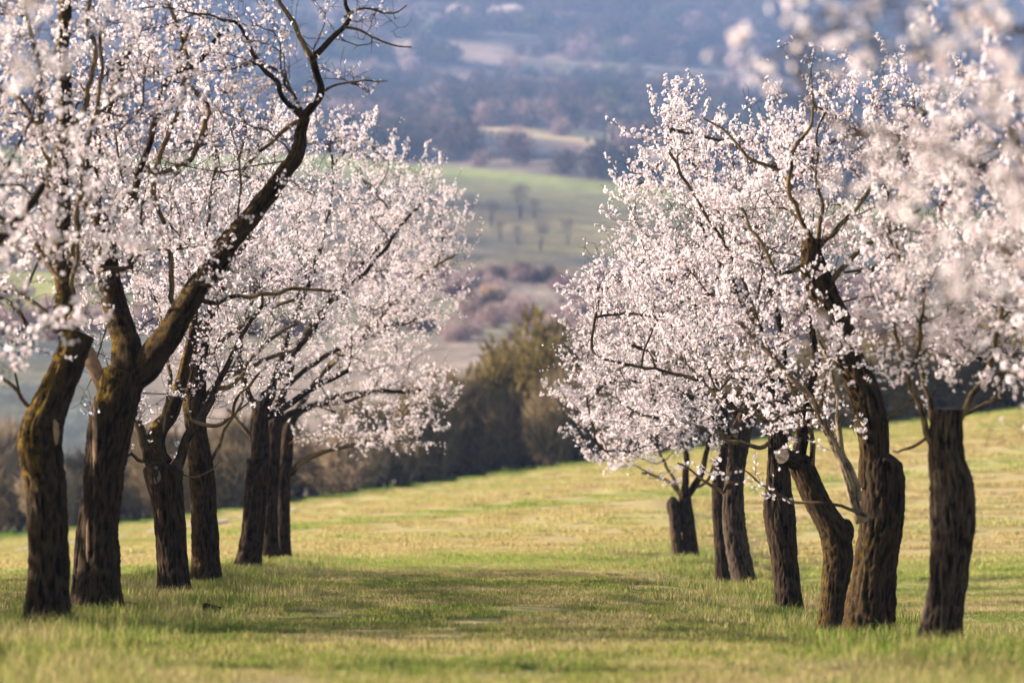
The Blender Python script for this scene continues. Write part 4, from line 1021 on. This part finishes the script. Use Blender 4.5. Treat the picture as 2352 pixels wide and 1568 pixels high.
# pale flowering trees and shrubs one can point at
def pale_tree(px, py, wpx, hpx, d, label, pal, cat='tree', name='flowering_tree', n=2600):
    b = at(px, py, d); z = float(zg(b[0], b[1]))
    w_, h_ = wpx / FOC * d / 2, hpx / FOC * d
    e = empty(name, (b[0], d, z - .2))
    c0, c1 = pal; V, F, C = bush_mesh('x', n, int(px), c0, c1, 'leaf', .045, .16)
    o = mesh_obj('crown', V, F, M_leafcol, e, col=C); o.location = (0, 0, h_ * .62); o.scale = (w_, w_, h_ * .42); o['kind'] = 'stuff'
    P = catmull([(0, 0, 0), (.04 * w_, 0, h_ * .3), (0, 0, h_ * .6)], 5); v, f, _ = tube(P, np.linspace(h_ * .035, h_ * .015, len(P)), 8)
    mesh_obj('trunk', v, f, M_twig_dark, e, smooth_shade=True)
    tag(e, label, cat); return e
WH = ((.55, .42, .38), (.85, .74, .68))
pale_tree(1165, 66, 96, 62, dist_for(66, 0), 'round white flowering tree high on the distant hillside, the right one of two', WH)
pale_tree(1056, 52, 70, 50, dist_for(52, -.01), 'smaller white flowering tree high on the distant hillside, the left one of two', WH)
pale_tree(1130, 716, 66, 68, dist_for(716, 0), 'pale peach shrub at the foot of the far meadow', ((.42, .28, .19), (.68, .50, .36)), 'shrub', 'flowering_shrub')
pale_tree(1060, 716, 100, 70, dist_for(712, -.01), 'purple brown shrub beside the pale peach one below the far meadow', ((.10, .055, .065), (.22, .13, .13)), 'shrub', 'bare_shrub')
pale_tree(1232, 208, 40, 34, dist_for(208, 0), 'yellow green tree among the dark scrub of the distant hillside', ((.20, .20, .06), (.34, .32, .12)), 'tree', 'leafing_tree', 1200)
# wooden power pole
dpl = dist_for(392, .025); b = at(1400, 392, dpl); zb = float(zg(b[0], b[1])); hp = 106 / FOC * dpl
M_pole = simple('weathered_pole', (.42, .34, .27), noise=.5)
e = empty('power_pole', (b[0], dpl, zb)); tag(e, 'pale power pole with a crossarm standing at the top edge of the far meadow', 'power pole')
v, f, _ = tube(np.array([(0, 0, t * hp) for t in np.linspace(-.05, 1, 8)]), np.linspace(.55, .38, 8), 10); mesh_obj('mast', v, f, M_pole, e, smooth_shade=True)
v, f, _ = tube(np.array([(t, -.4, hp * .94) for t in np.linspace(-2.9, 2.9, 6)]), np.full(6, .24), 8); mesh_obj('crossarm', v, f, M_pole, e, smooth_shade=True)
for xx in (-2.5, 0.0, 2.5):
    v, f, _ = tube(np.array([(xx, -.4, hp * .94 + t) for t in np.linspace(.2, 1.1, 4)]), np.array([.16, .24, .24, .12]), 8); mesh_obj('insulator', v, f, M_cut_weathered, e, smooth_shade=True)

# ------------------------------------------------------------------ small things on the ground
def wood_piece(name, px, py, d, L, rad, ang, label, cat, mat=M_bark, capm=M_twig_dark):
    b = at(px, py, d); z = float(zg(b[0], b[1]))
    e = empty(name, (b[0], d, z)); tag(e, label, cat)
    ca, sa = math.cos(ang), math.sin(ang)
    P = catmull([(-L / 2 * ca, -L / 2 * sa, rad * 1.25), (0, 0, rad * .95), (L / 2 * ca, L / 2 * sa, rad * .7)], 10)
    v, f, c = tube(P, np.linspace(rad, rad * .7, len(P)), 24, bark=rad * .5, seed=int(px), lobes=.32)
    o = mesh_obj('bark', v, f, mat, e, col=c)
    W, FF = cap(P, None, v, 24); mesh_obj('sawn_end', W, FF, capm, e)
    W, FF = cap(P[::-1], None, np.vstack([v[-24:], v[:24]]), 24); mesh_obj('sawn_end', W, FF, capm, e)
wood_piece('cut_log', 488, 1412, 34.2, .18, .036, -.75, 'small dark cut log lying in the grass right of the knobbly pollarded stump', 'log')
wood_piece('fallen_branch', 536, 1306, 53.5, .36, .028, .1, 'dark fallen branch piece lying just left of the sawn collar almond', 'branch')
wood_piece('bark_chunk', 305, 1384, 34.8, .12, .028, .2, 'little dark bark chunk in the grass right of the forked almond base', 'bark')

# ------------------------------------------------------------------ haze
m, nt, out = new_mat('haze_air')
pv = N(nt, 'ShaderNodeVolumePrincipled'); pv.inputs['Color'].default_value = (.38, .55, 1.0, 1); pv.inputs['Density'].default_value = 0.00013
pv.inputs['Anisotropy'].default_value = 0.1
nt.links.new(pv.outputs[0], out.inputs['Volume'])
zlo, zhi = -22.0, 640.0
X0, X1, Y0, Y1 = -1790, 1790, -60, 3500
V = [(X0, Y0, zlo), (X1, Y0, zlo), (X1, Y1, zlo), (X0, Y1, zlo), (X0, Y0, zhi), (X1, Y0, zhi), (X1, Y1, zhi), (X0, Y1, zhi)]
F = [(0, 3, 2, 1), (4, 5, 6, 7), (0, 1, 5, 4), (1, 2, 6, 5), (2, 3, 7, 6), (3, 0, 4, 7)]
tag(mesh_obj('haze', V, np.array(F), m), 'thin blue haze filling the valley air', 'haze', kind='stuff')
for o in (bpy.data.objects['field'], bpy.data.objects['hillside']):
    co = np.zeros(len(o.data.vertices) * 3); o.data.vertices.foreach_get('co', co); co = co.reshape(-1, 3)
    print(o.name, co.min(0), co.max(0))
tri = sum(sum(len(p.vertices) - 2 for p in me.polygons) * 1 for me in bpy.data.meshes if me.users and len(me.polygons) < 1000) + sum(len(me.loops) - 2 * len(me.polygons) for me in bpy.data.meshes if me.users and len(me.polygons) >= 1000)
print('TRIS', tri)
